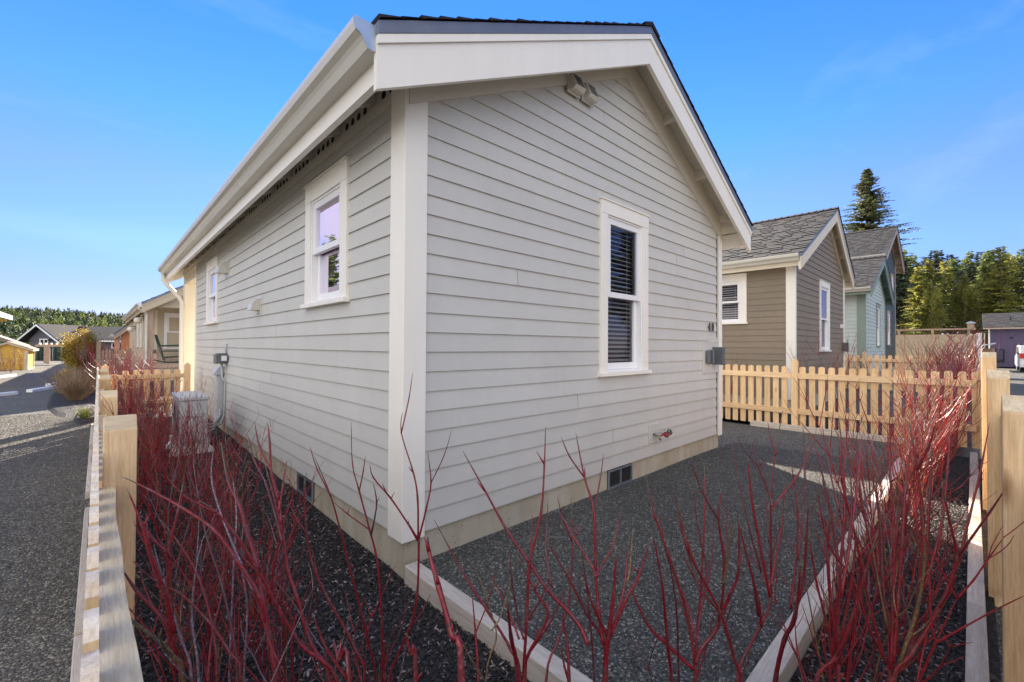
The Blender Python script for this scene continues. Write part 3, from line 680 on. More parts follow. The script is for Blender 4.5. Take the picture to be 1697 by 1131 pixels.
def picket(P, x, y, z0, z1, axis, mat, w=.086, t=.019, rnd=random):
    h = w/2; zt = z1+rnd.uniform(-.006, .006); prof = [(-h, z0), (h, z0), (h, zt-.022), (h*.8, zt-.008), (h*.4, zt-.001), (0, zt), (-h*.4, zt-.001), (-h*.8, zt-.008), (-h, zt-.022)]
    m = MB()
    if axis == 'y': m.prism([(y+a, b) for a, b in prof], x, x+t, lambda u, v, q: (q, u, v))
    else: m.prism([(x+a, b) for a, b in prof], y, y+t, lambda u, v, q: (u, q, v))
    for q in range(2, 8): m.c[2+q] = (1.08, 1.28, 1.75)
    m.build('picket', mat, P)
FL = thing('picket_fence', (-1.33, 2.0, 0), 'light cedar picket fence running away beside the gravel road, its post tops nearest at left', 'fence')
for y, zt in ((-2.5, 1.20), (-.325, 1.17), (1.825, 1.093), (4.225, 1.083), (6.19, 1.07)): post(FL, -1.32, y, -.1, zt, M['cedar_z'], 'y')
yy = -2.62; k = 0
while yy < 7.2:
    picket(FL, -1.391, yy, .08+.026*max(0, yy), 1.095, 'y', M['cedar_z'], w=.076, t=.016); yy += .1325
def wavy_rail(P, a, b, x0, x1, z0, z1):
    n = 24; m = MB()
    for i in range(n):
        f0, f1 = i/n, (i+1)/n; y0_, y1_ = a+(b-a)*f0, a+(b-a)*f1
        e0 = .0045*math.sin(3.1*y0_+1)+.002*math.sin(11*y0_); e1 = .0045*math.sin(3.1*y1_+1)+.002*math.sin(11*y1_)
        A = [(x0, y0_, z0), (x1+e0, y0_, z0), (x1+e0, y0_, z1), (x0, y0_, z1)]; B = [(x0, y1_, z0), (x1+e1, y1_, z0), (x1+e1, y1_, z1), (x0, y1_, z1)]
        for q in range(4): m.face([A[q], A[(q+1) % 4], B[(q+1) % 4], B[q]])
        if i == 0: m.face(A)
        if i == n-1: m.face(B[::-1])
    return m.build('rail', M['rail_wood'], P)
for a, b in ((-2.455, -.371), (-.28, 1.78), (1.87, 4.18), (4.27, 6.14), (6.235, 7.15)):
    for z in (.89, .27): wavy_rail(FL, a, b, -1.3735, -1.332, z, z+.089)
FF = thing('picket_fence', (3.0, -2.52, 0), 'cedar fence along the right edge seen end on as a row of square posts', 'fence')
for x, zt in ((.545, 1.29), (2.435, 1.30), (4.445, 1.395)): post(FF, x, -2.522, -.1, zt, M['cedar_z'], 'x')
post(FF, 7.145, -2.53, -.1, 1.28, M['cedar_z'], 'x')
xx = -1.25
while xx < 7.0:
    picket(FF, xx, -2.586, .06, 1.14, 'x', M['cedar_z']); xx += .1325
for a, b in ((-1.275, .50), (.59, 2.39), (2.48, 4.40), (4.49, 7.1)):
    for z in (1.0, .30): part('rail', M['cedar_x'], FF, (a, b, -2.566, -2.528, z, z+.089), bevel=.003)
FS = thing('picket_fence', (7.13, 0, 0), 'sunny yellow cedar picket fence between the grey house and the brown house', 'fence')
for y, zt in ((1.60, 1.25), (-.36, 1.238)): post(FS, 7.145, y, 0, zt, M['cedar_z'], 'y', rise=.06)
ys_ = [1.52-.1325*k for k in range(31)]
for y in ys_:
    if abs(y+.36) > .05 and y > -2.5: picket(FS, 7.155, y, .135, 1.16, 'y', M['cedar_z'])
for a, b in ((1.555, -.315), (-.405, -2.455)):
    for z in (.957, .362): part('rail', M['cedar_y'], FS, (7.116, 7.154, b, a, z, z+.09), bevel=.003)
FC = thing('picket_fence', (-.8, 7.25, 0), 'short cedar picket fence crossing from the left fence to the grey house wall', 'fence')
for x, zt in ((-1.30, 1.10), (-.225, 1.105)): post(FC, x, 7.22, 0, zt, M['cedar_z'], 'x')
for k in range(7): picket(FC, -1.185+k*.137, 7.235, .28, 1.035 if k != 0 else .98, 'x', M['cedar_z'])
for z in (.89, .45): part('rail', M['cedar_x'], FC, (-1.255, -.27, 7.195, 7.233, z, z+.07), bevel=.003)
# ---------------------------------------------------------------- neighbours
def cottage(name, label, loc, x0, x1, yf, yb, zb, L, RD, E, ya, sid, trim, rake, wins=(), lwins=(), e=.127, soff=None, seed=3, zf=-.3, look=True, gut=None, right_gut=True, shingle_y=None, cb=.14, vent=None):
    P = thing(name, loc, label, 'house')
    xl, zl = L; xr, zr = RD; xe, ze = E; sl = (zr-zl)/(xr-xl); sr = (zr-ze)/(xe-xr)
    fn = lambda u, w, z: (u, yf-w, z); fl = lambda u, w, z: (x0-w, u, z)
    ul = lambda z: max(x0+.1, xl+(z-zl+.30)/sl); ur = lambda z: min(x1-.06, xe-(z-ze+.30)/sr)
    zt = zl+(x0-xl)*sl-.10
    h1 = [(u0+.08, u1-.08, z0+.05, z1-.1) for (u0, u1, z0, z1) in wins]; h2 = [(u0+.08, u1-.08, z0+.05, z1-.1) for (u0, u1, z0, z1) in lwins]
    m = MB(); laps(m, fn, ul, ur, zb, zr-.15, e, h1, seed=seed); m.build('front_siding', sid, P)
    m = MB(); laps(m, fl, yf+.12, yb, zb, zt-.02, e, h2, seed=seed+1); m.build('side_siding', sid, P)
    part('side_wall', sid, P, (x1-.02, x1, yf+.02, yb, zb, ze+(xe-x1)*sr-.11))
    part('foundation', M['concrete'], P, (x0+.012, x1-.012, yf+.012, yb, zf, zb+.01))
    corner_board(P, x0, yf, 1, zb-.02, zt+.02, trim, wx=.05, wy=cb); corner_board(P, x1, yf, -1, zb-.02, zt, trim, wx=.08)
    m = MB(); topz = lambda x, o: (zl+(x-xl)*sl if x <= xr else zr-(x-xr)*sr)+o
    for a, b in ((x0, xr), (xr, x1)): m.prism([(a, topz(a, -.34)), (b, topz(b, -.34)), (b, topz(b, -.105)), (a, topz(a, -.105))], yf-.034, yf, lambda u, v, t: (u, t, v))
    m.build('gable_frieze', rake, P)
    part('side_frieze', sid, P, (x0-.02, x0, yf+.12, yb, zt-.10, zt))
    roof(P, L, RD, E, ya, yb, rake, soff or rake, None, fas=.25, x0=x0, yf=yf, seed=seed, look=look, rafters=False, shingle_y=shingle_y)
    gutter(P, xl+.03, zl-.02, ya+.03, yb-.05, -1, gut or M['gutter'])
    if right_gut: gutter(P, xe-.03, ze-.02, ya+.03, yb-.05, 1, gut or M['gutter'])
    for k, (u0, u1, z0, z1) in enumerate(wins): window(P, fn, u0, u1, z0, z1, trim, M['vinyl'], side=.10, head=.13, sash=.05, blind=False)
    for (u0, u1, z0, z1) in lwins: window(P, fl, u0, u1, z0, z1, trim, M['vinyl'], side=.12, head=.14, sash=.05, blind=True, slat=.05)
    return P, fn, fl
BR, fnB, flB = cottage('brown_house', 'brown lap sided house with cream corner boards behind the yellow picket fence', (8.6, 0, 0), 8.61, 13.38, 0, 9.5, .455,
    (8.29, 3.29), (11.55, 4.86), (13.72, 3.38), -.2, M['brown_siding'], M['trim_white'], M['trim_cream'], wins=[(10.62, 11.60, 1.385, 3.03)], lwins=[(.87, 1.85, 1.975, 3.04)], seed=21)
part('rake_board', M['trim_white'], BR, (8.27, 8.33, -.155, -.15, 3.0, 3.1))
part('utility_box', M['slate_box'], BR, (13.1, 13.18, -.15, -.028, 1.38, 1.62), bevel=.004); part('outlet_cover', M['vinyl'], BR, (12.85, 12.98, -.06, -.017, 2.0, 2.1))
PB, fnP, flP = cottage('pale_blue_house', 'pale blue lap sided house with sage green trim beyond the brown house', (16.9, 0, 0), 16.85, 21.5, 0, 9, .6,
    (16.4, 3.45), (19.45, 4.85), (22.0, 3.46), -.25, M['pale_siding'], M['sage_trim'], M['sage_trim'], wins=[(19.2, 20.1, 1.53, 3.12)], seed=31, cb=.2)
TL, fnT, flT = cottage('teal_house', 'tall dark teal house with tan gable boards rising behind the pale blue house', (22.6, .25, 0), 22.6, 27.7, .25, 10, .6,
    (21.9, 5.35), (25.5, 7.15), (28.7, 5.60), -.05, M['teal_siding'], M['tan_trim'], M['tan_trim'], wins=[(26.0, 26.9, 3.75, 5.05), (24.6, 25.6, 1.6, 3.2)], seed=41, soff=M['tan_trim'])

# plank screen with rail and capped post beyond the second fence
S = thing('plank_screen', (30, 0, 0), 'knotty board screen with a top rail and metal capped post beside the pale blue house', 'screen')
part('board_panel', M['fir_boards'], S, (30.0, 30.06, -2.55, 1.6, -.1, 2.20)); part('top_rail', M['pinkwood'], S, (29.98, 30.08, -2.55, 1.6, 2.42, 2.50))
for y in (-2.3, -1.0, .3, 1.5): part('post', M['pinkwood'], S, (29.98, 30.1, y-.05, y+.05, 2.20, 2.419))
part('corner_post', M['vinyl'], S, (29.95, 30.15, -2.75, -2.55, 0, 2.25))
m = MB(); m.box(29.9, 30.2, -2.5, -2.25, 2.42, 2.72); c_ = m.build('capped_post', M['pinkwood'], S)
m = MB(); m.prism([(-2.56, 2.72), (-2.2, 2.72), (-2.25, 2.79), (-2.38, 2.83), (-2.5, 2.79)], 29.86, 30.24, lambda u, v, t: (t, u, v)); m.build('metal_cap', M['galv'], c_)
F2 = thing('picket_fence', (16.2, 0, 0), 'farther cedar picket fence in front of the pale blue house', 'fence')
y = 1.0
for k in range(23):
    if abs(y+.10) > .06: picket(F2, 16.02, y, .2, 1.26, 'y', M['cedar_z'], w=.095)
    y -= .155
for z in (1.06, .45): part('rail', M['cedar_y'], F2, (15.975, 16.015, -2.42, 1.05, z, z+.09))
for yy_, zz_ in ((-.10, 1.33), (-2.47, 1.45)): post(F2, 16.0, yy_, .1, zz_, M['cedar_z'], 'y')

# purple building, low shed roof, parked car
PU = thing('purple_building', (45, -3, 0), 'purple board and batten building with a grey shingle roof at the right edge', 'building')
part('wall', M['purple'], PU, (45.0, 50, -9.5, -3.30, .2, 3.02)); m = MB(); y = -3.55
while y > -9.5: m.box(44.975, 44.999, y-.02, y+.02, .2, 3.0); y -= .30
m.build('battens', M['purple'], PU)
part('corner_board', M['trim_white'], PU, (44.95, 45.05, -3.30, -3.22, .1, 3.0))
m = MB(); shingle_slope(m, 44.6, 3.0, 47.6, 4.15, -9.8, -2.95, 5, e=.2, tw=(.3, .6)); m.prism([(44.6, 2.99), (47.6, 4.14), (50.4, 3.0), (50.4, 2.9), (47.6, 4.0), (44.6, 2.88)], -9.8, -2.95, lambda u, v, t: (u, t, v)); m.face([(47.6, -9.8, 4.16), (50.4, -9.8, 3.0), (50.4, -2.95, 3.0), (47.6, -2.95, 4.16)]); m.build('roof', M['shingle'], PU)
part('roof_pipe', M['dark'], PU, (45.9, 45.95, -4.35, -4.30, 3.4, 3.75))
part('eave_board', M['tan_trim'], PU, (44.56, 44.6, -9.8, -2.95, 2.87, 2.97))
fp = lambda u, w, z: (45.0-w, u, z)
m = MB()
for a, b, c, d in ((-3.98, -3.92, .55, 1.45), (-3.56, -3.50, .55, 1.45), (-3.92, -3.56, 1.39, 1.45), (-3.92, -3.56, .55, .61)): ubox(m, fp, a, b, .02, .07, c, d)
w_ = m.build('window', M['dark'], PU); g = MB(); g.face([fp(-3.92, .03, .61), fp(-3.56, .03, .61), fp(-3.56, .03, 1.39), fp(-3.92, .03, 1.39)]); g.build('pane', M['glass'], w_); 
part('outlet_cover', M['dark'], PU, (44.94, 44.99, -4.38, -4.25, 2.2, 2.3))
SH = thing('lean_to_shed', (40, -2, 0), 'low open shed with a thin metal roof left of the purple building', 'shed')
m = MB(); m.prism([(-1.9, 1.50), (-3.4, 1.85), (-3.4, 1.78), (-1.9, 1.44)], 38, 41.5, lambda u, v, t: (t, u, v)); m.build('roof', M['galv'], SH)
part('back_wall', M['old_wood'], SH, (41.3, 41.4, -3.4, -2.0, 0, 1.5)); 
for yv in (-2.1, -3.3): part('post', M['old_wood'], SH, (38.1, 38.2, yv-.05, yv+.05, 0, 1.5))
def car():
    P = thing('parked_car', (39.5, -5.4, 0), 'white parked car cut off by the right edge with its red tail light showing', 'car')
    X0 = 38.3; prof = [(0, .45), (.05, .95), (.25, 1.05), (.75, 1.62), (2.6, 1.66), (3.3, 1.12), (4.35, 1.0), (4.5, .8), (4.5, .4), (3.9, .32), (.5, .32)]
    m = MB(); m.prism(prof, -4.36, -6.1, lambda u, v, t: (X0+u, t, v+.05)); m.build('body', M['car_paint'], P, bevel=.06)
    m = MB(); m.prism([(.42, 1.12), (.80, 1.55), (2.55, 1.58), (3.1, 1.13)], -4.345, -6.115, lambda u, v, t: (X0+u, t, v+.05)); m.face([(X0+.27, -4.55, 1.16), (X0+.27, -5.9, 1.16), (X0+.70, -5.85, 1.62), (X0+.70, -4.6, 1.62)]); m.build('window', M['dark'], P)
    for yv in (-4.36, -6.1):
        s = 1 if yv > -5 else -1
        part('tail_light', M['red_lens'], P, (X0-.02, X0+.28, yv-.22*s, yv+.012*s, .92, 1.22), bevel=.02)
    part('bumper', M['car_paint'], P, (X0-.10, X0+.2, -6.1, -4.36, .38, .62), bevel=.04)
    part('roof_rack', M['dark'], P, (X0+.9, X0+2.6, -4.45, -4.40, 1.74, 1.78), (X0+.9, X0+2.6, -6.0, -5.95, 1.74, 1.78), (X0+.95, X0+1.0, -4.42, -4.40, 1.70, 1.74), (X0+2.5, X0+2.55, -4.42, -4.40, 1.70, 1.74))
    for xx_ in (.9, 3.6):
        for yv in (-4.40, -5.9):
            m = MB(); m.tube([(X0+xx_, yv, .34), (X0+xx_, yv-.2, .34)], .33, 20); w = m.build('wheel', M['rubber'], P)
            m = MB(); m.tube([(X0+xx_, yv+.01, .34), (X0+xx_, yv-.05, .34)], .2, 14); m.build('rim', M['galv'], w)
    return P
car()

# ---- tan porch house on the left
T = thing('tan_porch_house', (-.2, 16, .3), 'tan house with an open porch and square wooden post beyond the grey house', 'house')
LT, RT, ET = (-.40, 2.80), (2.3, 4.45), (5.0, 2.80)
roof(T, LT, RT, ET, 15.7, 28, M['tan_siding'], M['soffit'], None, fas=.26, x0=None, yf=16.0, seed=51, look=False, rafters=False)
gutter(T, -.37, 2.79, 15.72, 27.9, -1, M['gutter'])
part('porch_floor', M['fir_boards'], T, (-.26, 4.9, 15.92, 17.6, .70, .83)); part('porch_skirt', M['concrete'], T, (-.22, 4.85, 15.98, 28, -.2, .699))
part('porch_post', M['pinkwood'], T, (-.235, -.09, 15.95, 16.1, .83, 2.69)); part('porch_post', M['pinkwood'], T, (4.6, 4.75, 15.95, 16.1, .83, 2.69))
part('porch_beam', M['tan_siding'], T, (-.24, 4.8, 15.93, 16.12, 2.69, 2.90))
m = MB(); m.prism([(-.2, 2.901), (4.8, 2.901), (2.3, 4.28)], 15.98, 16.02, lambda u, v, t: (u, t, v)); m.build('gable_panel', M['trim_cream'], T)
part('batten', M['trim_cream'], T, (.52, .56, 15.955, 15.979, 2.901, 3.15), (1.2, 1.24, 15.955, 15.979, 2.901, 3.5))
part('back_wall', M['tan_siding'], T, (-.2, 4.8, 17.6, 17.7, .83, 2.9)); part('side_wall', M['tan_siding'], T, (-.2, -.1, 17.7, 27.9, .5, 2.9)); part('side_wall', M['tan_siding'], T, (4.7, 4.8, 17.7, 27.9, .5, 2.9))
part('corner_board', M['trim_cream'], T, (-.225, -.05, 17.57, 17.6, .83, 2.69)); part('corner_board', M['trim_cream'], T, (.06, .14, 17.585, 17.599, .83, 2.69))
fT = lambda u, w, z: (u, 17.6-w, z); fTL = lambda u, w, z: (-.2-w, u, z)
part('porch_ceiling', M['soffit'], T, (-.3, 4.8, 16.12, 17.6, 2.86, 2.89))
window(T, fT, .33, 1.45, 1.30, 2.60, M['vinyl'], M['vinyl'], side=.07, head=.08, sash=.05, blind=False)
for a in (19.0, 20.8): window(T, fTL, a, a+.55, 1.35, 2.55, M['vinyl'], M['vinyl'], side=.06, head=.07, sash=.04, blind=False)
def wall_lamp(y, z):
    m = MB(); m.box(-.215, -.201, y-.06, y+.06, z+.02, z+.2); m.tube([(-.21, y, z+.15), (-.32, y, z+.18), (-.36, y, z+.12)], .012, 6); l = m.build('wall_lamp', M['dark'], T)
    m = MB(); m.tube([(-.36, y, z+.13), (-.36, y, z+.09), (-.36, y, z+.02), (-.36, y, z-.05), (-.36, y, z-.09)], [.06, .11, .12, .1, .04], 12); m.build('lamp_shade', M['lamp_white'], l, smooth=True)
wall_lamp(23.0, 2.1); wall_lamp(18.2, 2.3)
m = MB(); m.tube([(-.45, 15.85, 2.70), (-.45, 15.85, 2.60), (-.30, 15.88, 2.50), (-.26, 15.9, 2.42), (-.26, 15.9, .90), (-.33, 15.8, .75), (-.33, 15.8, .4)], .035, 8); m.build('downspout', M['gutter'], T, smooth=True)
part('outlet_cover', M['grey_metal'], T, (.02, .12, 17.55, 17.585, 1.15, 1.28))
# rocking chair
RC = thing('rocking_chair', (.4, 16.75, .83), 'dark green wooden rocking chair on the porch of the tan house', 'chair')
def bar(name, a, b, r, n=6): m = MB(); m.tube([a, b], r, n); return m.build(name, M['green_paint'], RC)
ya_, yb_ = 16.48, 17.02
for y in (ya_, yb_):
    bar('back_post', (.03, y, 1.80), (.26, y, .92), .022); bar('leg', (.72, y, 1.40), (.72, y, .90), .022); bar('arm', (.14, y, 1.42), (.80, y, 1.44), .026)
    m = MB(); m.tube([(.02+.95*k/12, y, .845+.09*((k/12-.5)*2)**2) for k in range(13)], .02, 6); m.build('rocker', M['green_paint'], RC)
part('seat', M['green_paint'], RC, (.20, .76, ya_, yb_, 1.22, 1.255))
m = MB()
for k in range(6):
    y = ya_+.06+k*.084; m.tube([(.055, y, 1.76), (.21, y, 1.16)], .014, 5)
m.build('back_slats', M['green_paint'], RC)
for a, b in (((.045, ya_, 1.76), (.045, yb_, 1.76)), ((.20, ya_, 1.14), (.20, yb_, 1.14)), ((.72, ya_, 1.05), (.72, yb_, 1.05)), ((.25, ya_, 1.02), (.72, ya_, 1.05)), ((.25, yb_, 1.02), (.72, yb_, 1.05))): bar('rail', a, b, .018)
# orange house behind, far fence, eave at the left edge
cottage('orange_house', 'orange sided house half hidden behind the tan porch house', (0, 31, 0), -.55, 4, 31, 40, .6, (-.75, 2.05), (1.8, 4.4), (4.3, 2.1), 30.7, M['orange'], M['tan_trim'], M['tan_trim'], seed=61, look=False)
OF = thing('picket_fence', (-1.05, 14.2, .3), 'old grey wooden picket fence with a tall post before the tan porch house', 'fence')
part('post', M['old_wood'], OF, (-1.42, -1.33, 14.1, 14.2, .2, 1.56)); part('post', M['old_wood'], OF, (-.77, -.69, 14.1, 14.2, .2, 1.36))
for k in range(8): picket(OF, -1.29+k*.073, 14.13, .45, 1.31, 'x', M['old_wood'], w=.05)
for z in (.60, 1.02): part('rail', M['old_wood'], OF, (-1.33, -.77, 14.15, 14.19, z, z+.06))
LE = thing('cream_house', (-7, 22, 0), 'house beyond the left edge of which only a pale eave corner shows', 'house')
m = MB(); m.prism([(-3.75, 2.42), (-3.75, 2.52), (-7.5, 4.6), (-7.5, 4.45)], 15, 22.1, lambda u, v, t: (u, t, v)); m.build('roof', M['shingle'], LE)
part('eave_board', M['trim_white'], LE, (-3.75, -3.70, 15, 22.1, 2.34, 2.50)); part('wall', M['tan_siding'], LE, (-7.5, -4.5, 15.2, 21.6, .2, 2.75)); part('rafter', M['yellow'], LE, (-4.5, -3.85, 21.9, 22.0, 2.28, 2.36))

# yellow shed
Y = thing('yellow_shed', (-4.4, 28.5, .3), 'small bright yellow shed with cream trim and a low gabled roof at left', 'shed')
part('wall', M['yellow'], Y, (-4.98, -3.74, 27.5, 30, .25, 1.24)); m = MB(); m.prism([(-4.98, 1.24), (-3.74, 1.24), (-4.36, 1.50)], 27.5, 30, lambda u, v, t: (u, t, v)); m.build('gable_wall', M['yellow'], Y)
m = MB(); m.prism([(-5.14, 1.20), (-4.36, 1.55), (-3.56, 1.20), (-3.56, 1.12), (-4.36, 1.46), (-5.14, 1.12)], 27.35, 30.1, lambda u, v, t: (u, t, v)); m.build('roof', M['trim_cream'], Y)
m = MB(); shingle_slope(m, -5.16, 1.205, -4.36, 1.565, 27.3, 30.1, 4, e=.2, tw=(.3, .5)); shingle_slope(m, -3.54, 1.205, -4.36, 1.565, 27.3, 30.1, 4, e=.2, tw=(.3, .5)); m.build('shingles', M['old_wood'], Y)
part('corner_board', M['trim_cream'], Y, (-3.84, -3.72, 27.47, 27.57, .25, 1.16)); part('corner_board', M['trim_cream'], Y, (-3.76, -3.70, 29.9, 30.0, .25, 1.16)); part('base_trim', M['trim_cream'], Y, (-3.76, -3.69, 27.6, 29.8, .2, .3))
part('batten', M['tan_trim'], Y, (-4.15, -4.135, 27.485, 27.499, .25, 1.32)); part('batten', M['tan_trim'], Y, (-4.55, -4.535, 27.485, 27.499, .25, 1.36))
GR = thing('grey_roof_house', (-6, 42, 0), 'weathered low roof seen just above the yellow shed', 'house')
m = MB(); m.prism([(-8, 2.6), (-6.3, 2.05), (-4.9, 1.35), (-4.9, 1.25), (-8, 2.4)], 41, 44, lambda u, v, t: (u, t, v)); m.build('roof', M['old_wood'], GR); part('wall', M['tan_siding'], GR, (-8, -5.2, 41.4, 43.6, 0, 1.35))
# dark grey house
D = thing('dark_grey_house', (-4.5, 52, 0), 'dark slate grey house with white trim under the wooded hill at left', 'house')
fD = lambda a: (a*.74, )
def dd(u, v, z): return (-5.75+u*.73+v*.69, 53.9-u*.69+v*.73, z)   # rotated local frame: u to the right, v away
def dbox(m, u0, u1, v0, v1, z0, z1, col=(1, 1, 1)): m.prism([(u0, v0), (u1, v0), (u1, v1), (u0, v1)], z0, z1, lambda a, b, t: dd(a, b, t), col)
m = MB(); dbox(m, 0, 9, 0, 6, -.2, 1.75); m.prism([(0, 1.75), (2.9, 1.75), (1.2, 3.0)], -.05, 4, lambda a, b, t: dd(a, t, b)); m.build('wall', M['navy'], D)
m = MB()
m.prism([(-.15, 1.78), (3.05, 3.2), (3.05, 3.3), (-.3, 1.78)], 2.4, 2.5, lambda a, b, t: dd(t, a, b))
m.prism([(-.4, 1.72), (3, 3.0), (3, 3.12), (-.4, 1.84)], 2.0, 9.3, lambda a, b, t: dd(t, a, b)); m.prism([(6.4, 1.72), (3, 3.0), (3, 3.12), (6.4, 1.84)], -1.0, 9.3, lambda a, b, t: dd(t, a, b))
for s in ((-.6, 1.6, 1.2, 3.1), (3.2, 1.55, 1.2, 3.1)): m.prism([(s[0], s[1]), (s[2], s[3]), (s[2], s[3]+.1), (s[0], s[1]+.1)], -.5, 4, lambda a, b, t: dd(a, t, b))
m.build('roof', M['shingle'], D)
m = MB()
for s in ((-.6, 1.50, 1.2, 3.0), (3.2, 1.45, 1.2, 3.0)): m.prism([(s[0], s[1]), (s[2], s[3]), (s[2], s[3]+.13), (s[0], s[1]+.13)], -.6, -.52, lambda a, b, t: dd(a, t, b))
dbox(m, 3.0, 9.3, -.46, -.40, 1.66, 1.78); dbox(m, 2.85, 3.0, -.08, -.01, -.2, 1.7); m.build('white_trim', M['vinyl'], D)
for (a, b, c, d) in ((1.0, 1.75, .95, 1.9), (4.2, 4.9, 1.1, 1.62), (7.2, 7.9, 1.1, 1.62)):
    m = MB(); dbox(m, a, b, -.1, -.055, c, c+.08); dbox(m, a, b, -.1, -.055, d-.08, d); dbox(m, a, a+.08, -.1, -.055, c+.08, d-.08); dbox(m, b-.08, b, -.1, -.055, c+.08, d-.08); dbox(m, (a+b)/2-.04, (a+b)/2+.04, -.1, -.055, c+.08, d-.08)
    w = m.build('window', M['vinyl'], D); m = MB(); dbox(m, a+.02, b-.02, -.054, -.051, c+.02, d-.02); m.build('pane', M['dark'], w)
# pergola
PG = thing('pergola', (-3.3, 35, .2), 'timber pergola with square posts before the green containers', 'pergola')
for x, y in ((-3.55, 35.5), (-2.2, 34.4), (-3.75, 37.2)): part('post', M['pinkwood'], PG, (x-.08, x+.08, y-.08, y+.08, .1, 1.30))
m = MB(); m.prism([(0, 0), (1, 0), (1, 1), (0, 1)], 0, 1, lambda a, b, t: (-4.1+a*2.1, 35.95-a*1.7+b*.1, 1.30+t*.12)); m.build('beam', M['pinkwood'], PG)
m = MB()
for k in range(9): m.box(-3.95+k*.24, -3.89+k*.24, 35.4-k*.195, 36.6-k*.195, 1.42, 1.52)
m.build('rafters', M['trim_cream'], PG)
for nm, a, b, lab in (('shipping_container', -4.85, -4.05, 'narrower green corrugated container left of the pergola post'), ('shipping_container', -3.95, -1.9, 'wider dark green corrugated container right of the pergola post')):
    C_ = thing(nm, (a, 44, 0), lab, 'container'); m = MB(); x = a
    while x < b:
        y = 44.9-(x+4.8)*.95; m.box(x, x+.09, y, y+3, -.1, 1.25); m.box(x+.09, x+.18, y+.06, y+3, -.1, 1.25); x += .18
    m.build('corrugated_wall', M['cont_green'], C_)
    m = MB(); x = a+.13
    while x < b: y = 44.9-(x+4.8)*.95; m.box(x, x+.03, y-.01, y+.05, .05, 1.2, (.7, .9, .9)); x += .45
    m.build('door_bars', M['galv'], C_); m = MB(); m.prism([(a, 44.85-(a+4.8)*.95), (b, 44.85-(b+4.8)*.95), (b, 44.75-(b+4.8)*.95), (a, 44.75-(a+4.8)*.95)], -.1, .08, lambda u, v, t: (u, v, t)); m.build('base_rail', M['vinyl'], C_)
# white timbers in the gravel
for (x0_, y0_, x1_, y1_, lab) in ((-3.5, 12.2, -2.78, 13.1, 'white parking timber cut off by the left edge'), (-2.60, 13.55, -2.10, 14.9, 'longest white timber in the gravel of the road'), (-2.40, 15.6, -2.14, 16.4, 'short white timber behind the longest one'), (-4.3, 18.9, -3.62, 22.0, 'pale curb timber by the red stems below the yellow shed')):
    d = Vector((x1_-x0_, y1_-y0_, 0)); n = Vector((-d.y, d.x, 0)).normalized()*.06; a = Vector((x0_, y0_, 0)); b = a+d
    m = MB(); zz = hbase(x0_, y0_)
    m.prism([(a-n)[:2], (b-n)[:2], (b+n)[:2], (a+n)[:2]], zz-.05, zz+.07, lambda u, v, t: (u, v, t)); o = m.build('parking_timber', M['vinyl'], bevel=.01); tag(o, lab, 'timber')

# ---------------------------------------------------------------- dogwoods
def rnd_col(rnd, dark=0):
    t = rnd.random()
    if t < .62: c = (rnd.uniform(.26, .44), rnd.uniform(.010, .024), rnd.uniform(.018, .042))
    elif t < .78: c = (rnd.uniform(.12, .18), rnd.uniform(.010, .02), rnd.uniform(.018, .03))
    elif t < .90: c = (.26, .17, .21)  # lavender stems: reflected sheen painted into the bark colour
    else: c = (rnd.uniform(.16, .26), rnd.uniform(.10, .14), .055)
    return c
TIP = (.10, .06, .04)
def stem(mb, pts, r0, r1, col, n=7, tip=True):
    """smooth curve through points"""
    P = [Vector(p) for p in pts]; out = []; k = len(P)
    for i in range(k-1):
        p0 = P[max(i-1, 0)]; p1 = P[i]; p2 = P[i+1]; p3 = P[min(i+2, k-1)]
        for s in range(4):
            t = s/4; out.append(.5*((2*p1)+(-p0+p2)*t+(2*p0-5*p1+4*p2-p3)*t*t+(-p0+3*p1-3*p2+p3)*t**3))
    out.append(P[-1]); m_ = len(out); rad = []; cols = []
    for i in range(m_):
        f = i/(m_-1); node = 1.22 if i % 4 == 0 and 0 < i < m_-1 else 1.0; rad.append((r0+(r1-r0)*f)*node)
        if f > .72: rad[-1] *= 1-.55*(f-.72)/.28
        g = 1-.25*f; c = tuple(x*g for x in col)
        if tip and f > .9: c = TIP
        elif node > 1: c = tuple(x*.7+.02 for x in c)
        cols.append(c)
    rad[-1] *= .45; mb.tube(out, rad, n, cols)
def grow(mb, rnd, base, dir_, length, r, col, depth, n=5, sides=5):
    """one stem with opposite side shoots that turn upward"""
    pts = [Vector(base)]; d = Vector(dir_).normalized(); k = n
    for i in range(k):
        d = (d + Vector((rnd.gauss(0, .10), rnd.gauss(0, .10), .13))).normalized(); pts.append(pts[-1]+d*length/k)
    r1 = r*.45 if depth == 0 else r*.55
    stem(mb, pts, r, max(r1, .0012), col, sides, depth == 0)
    if depth > 0:
        for i in range(2, k+1):
            if rnd.random() < .62 or i == k:
                az = rnd.uniform(0, 2*math.pi)
                for sg in ((1, -1) if rnd.random() < .7 else (1,)):
                    side = Vector((math.cos(az), math.sin(az), 0))*sg
                    if rnd.random() < .25: continue
                    nd = ((pts[i]-pts[i-1]).normalized()*1.0 + side*rnd.uniform(.45, .75)).normalized()
                    grow(mb, rnd, pts[i], nd, length*rnd.uniform(.28, .5)*(1.1-.06*i), r*.6, col, depth-1, 3, max(3, sides-1))
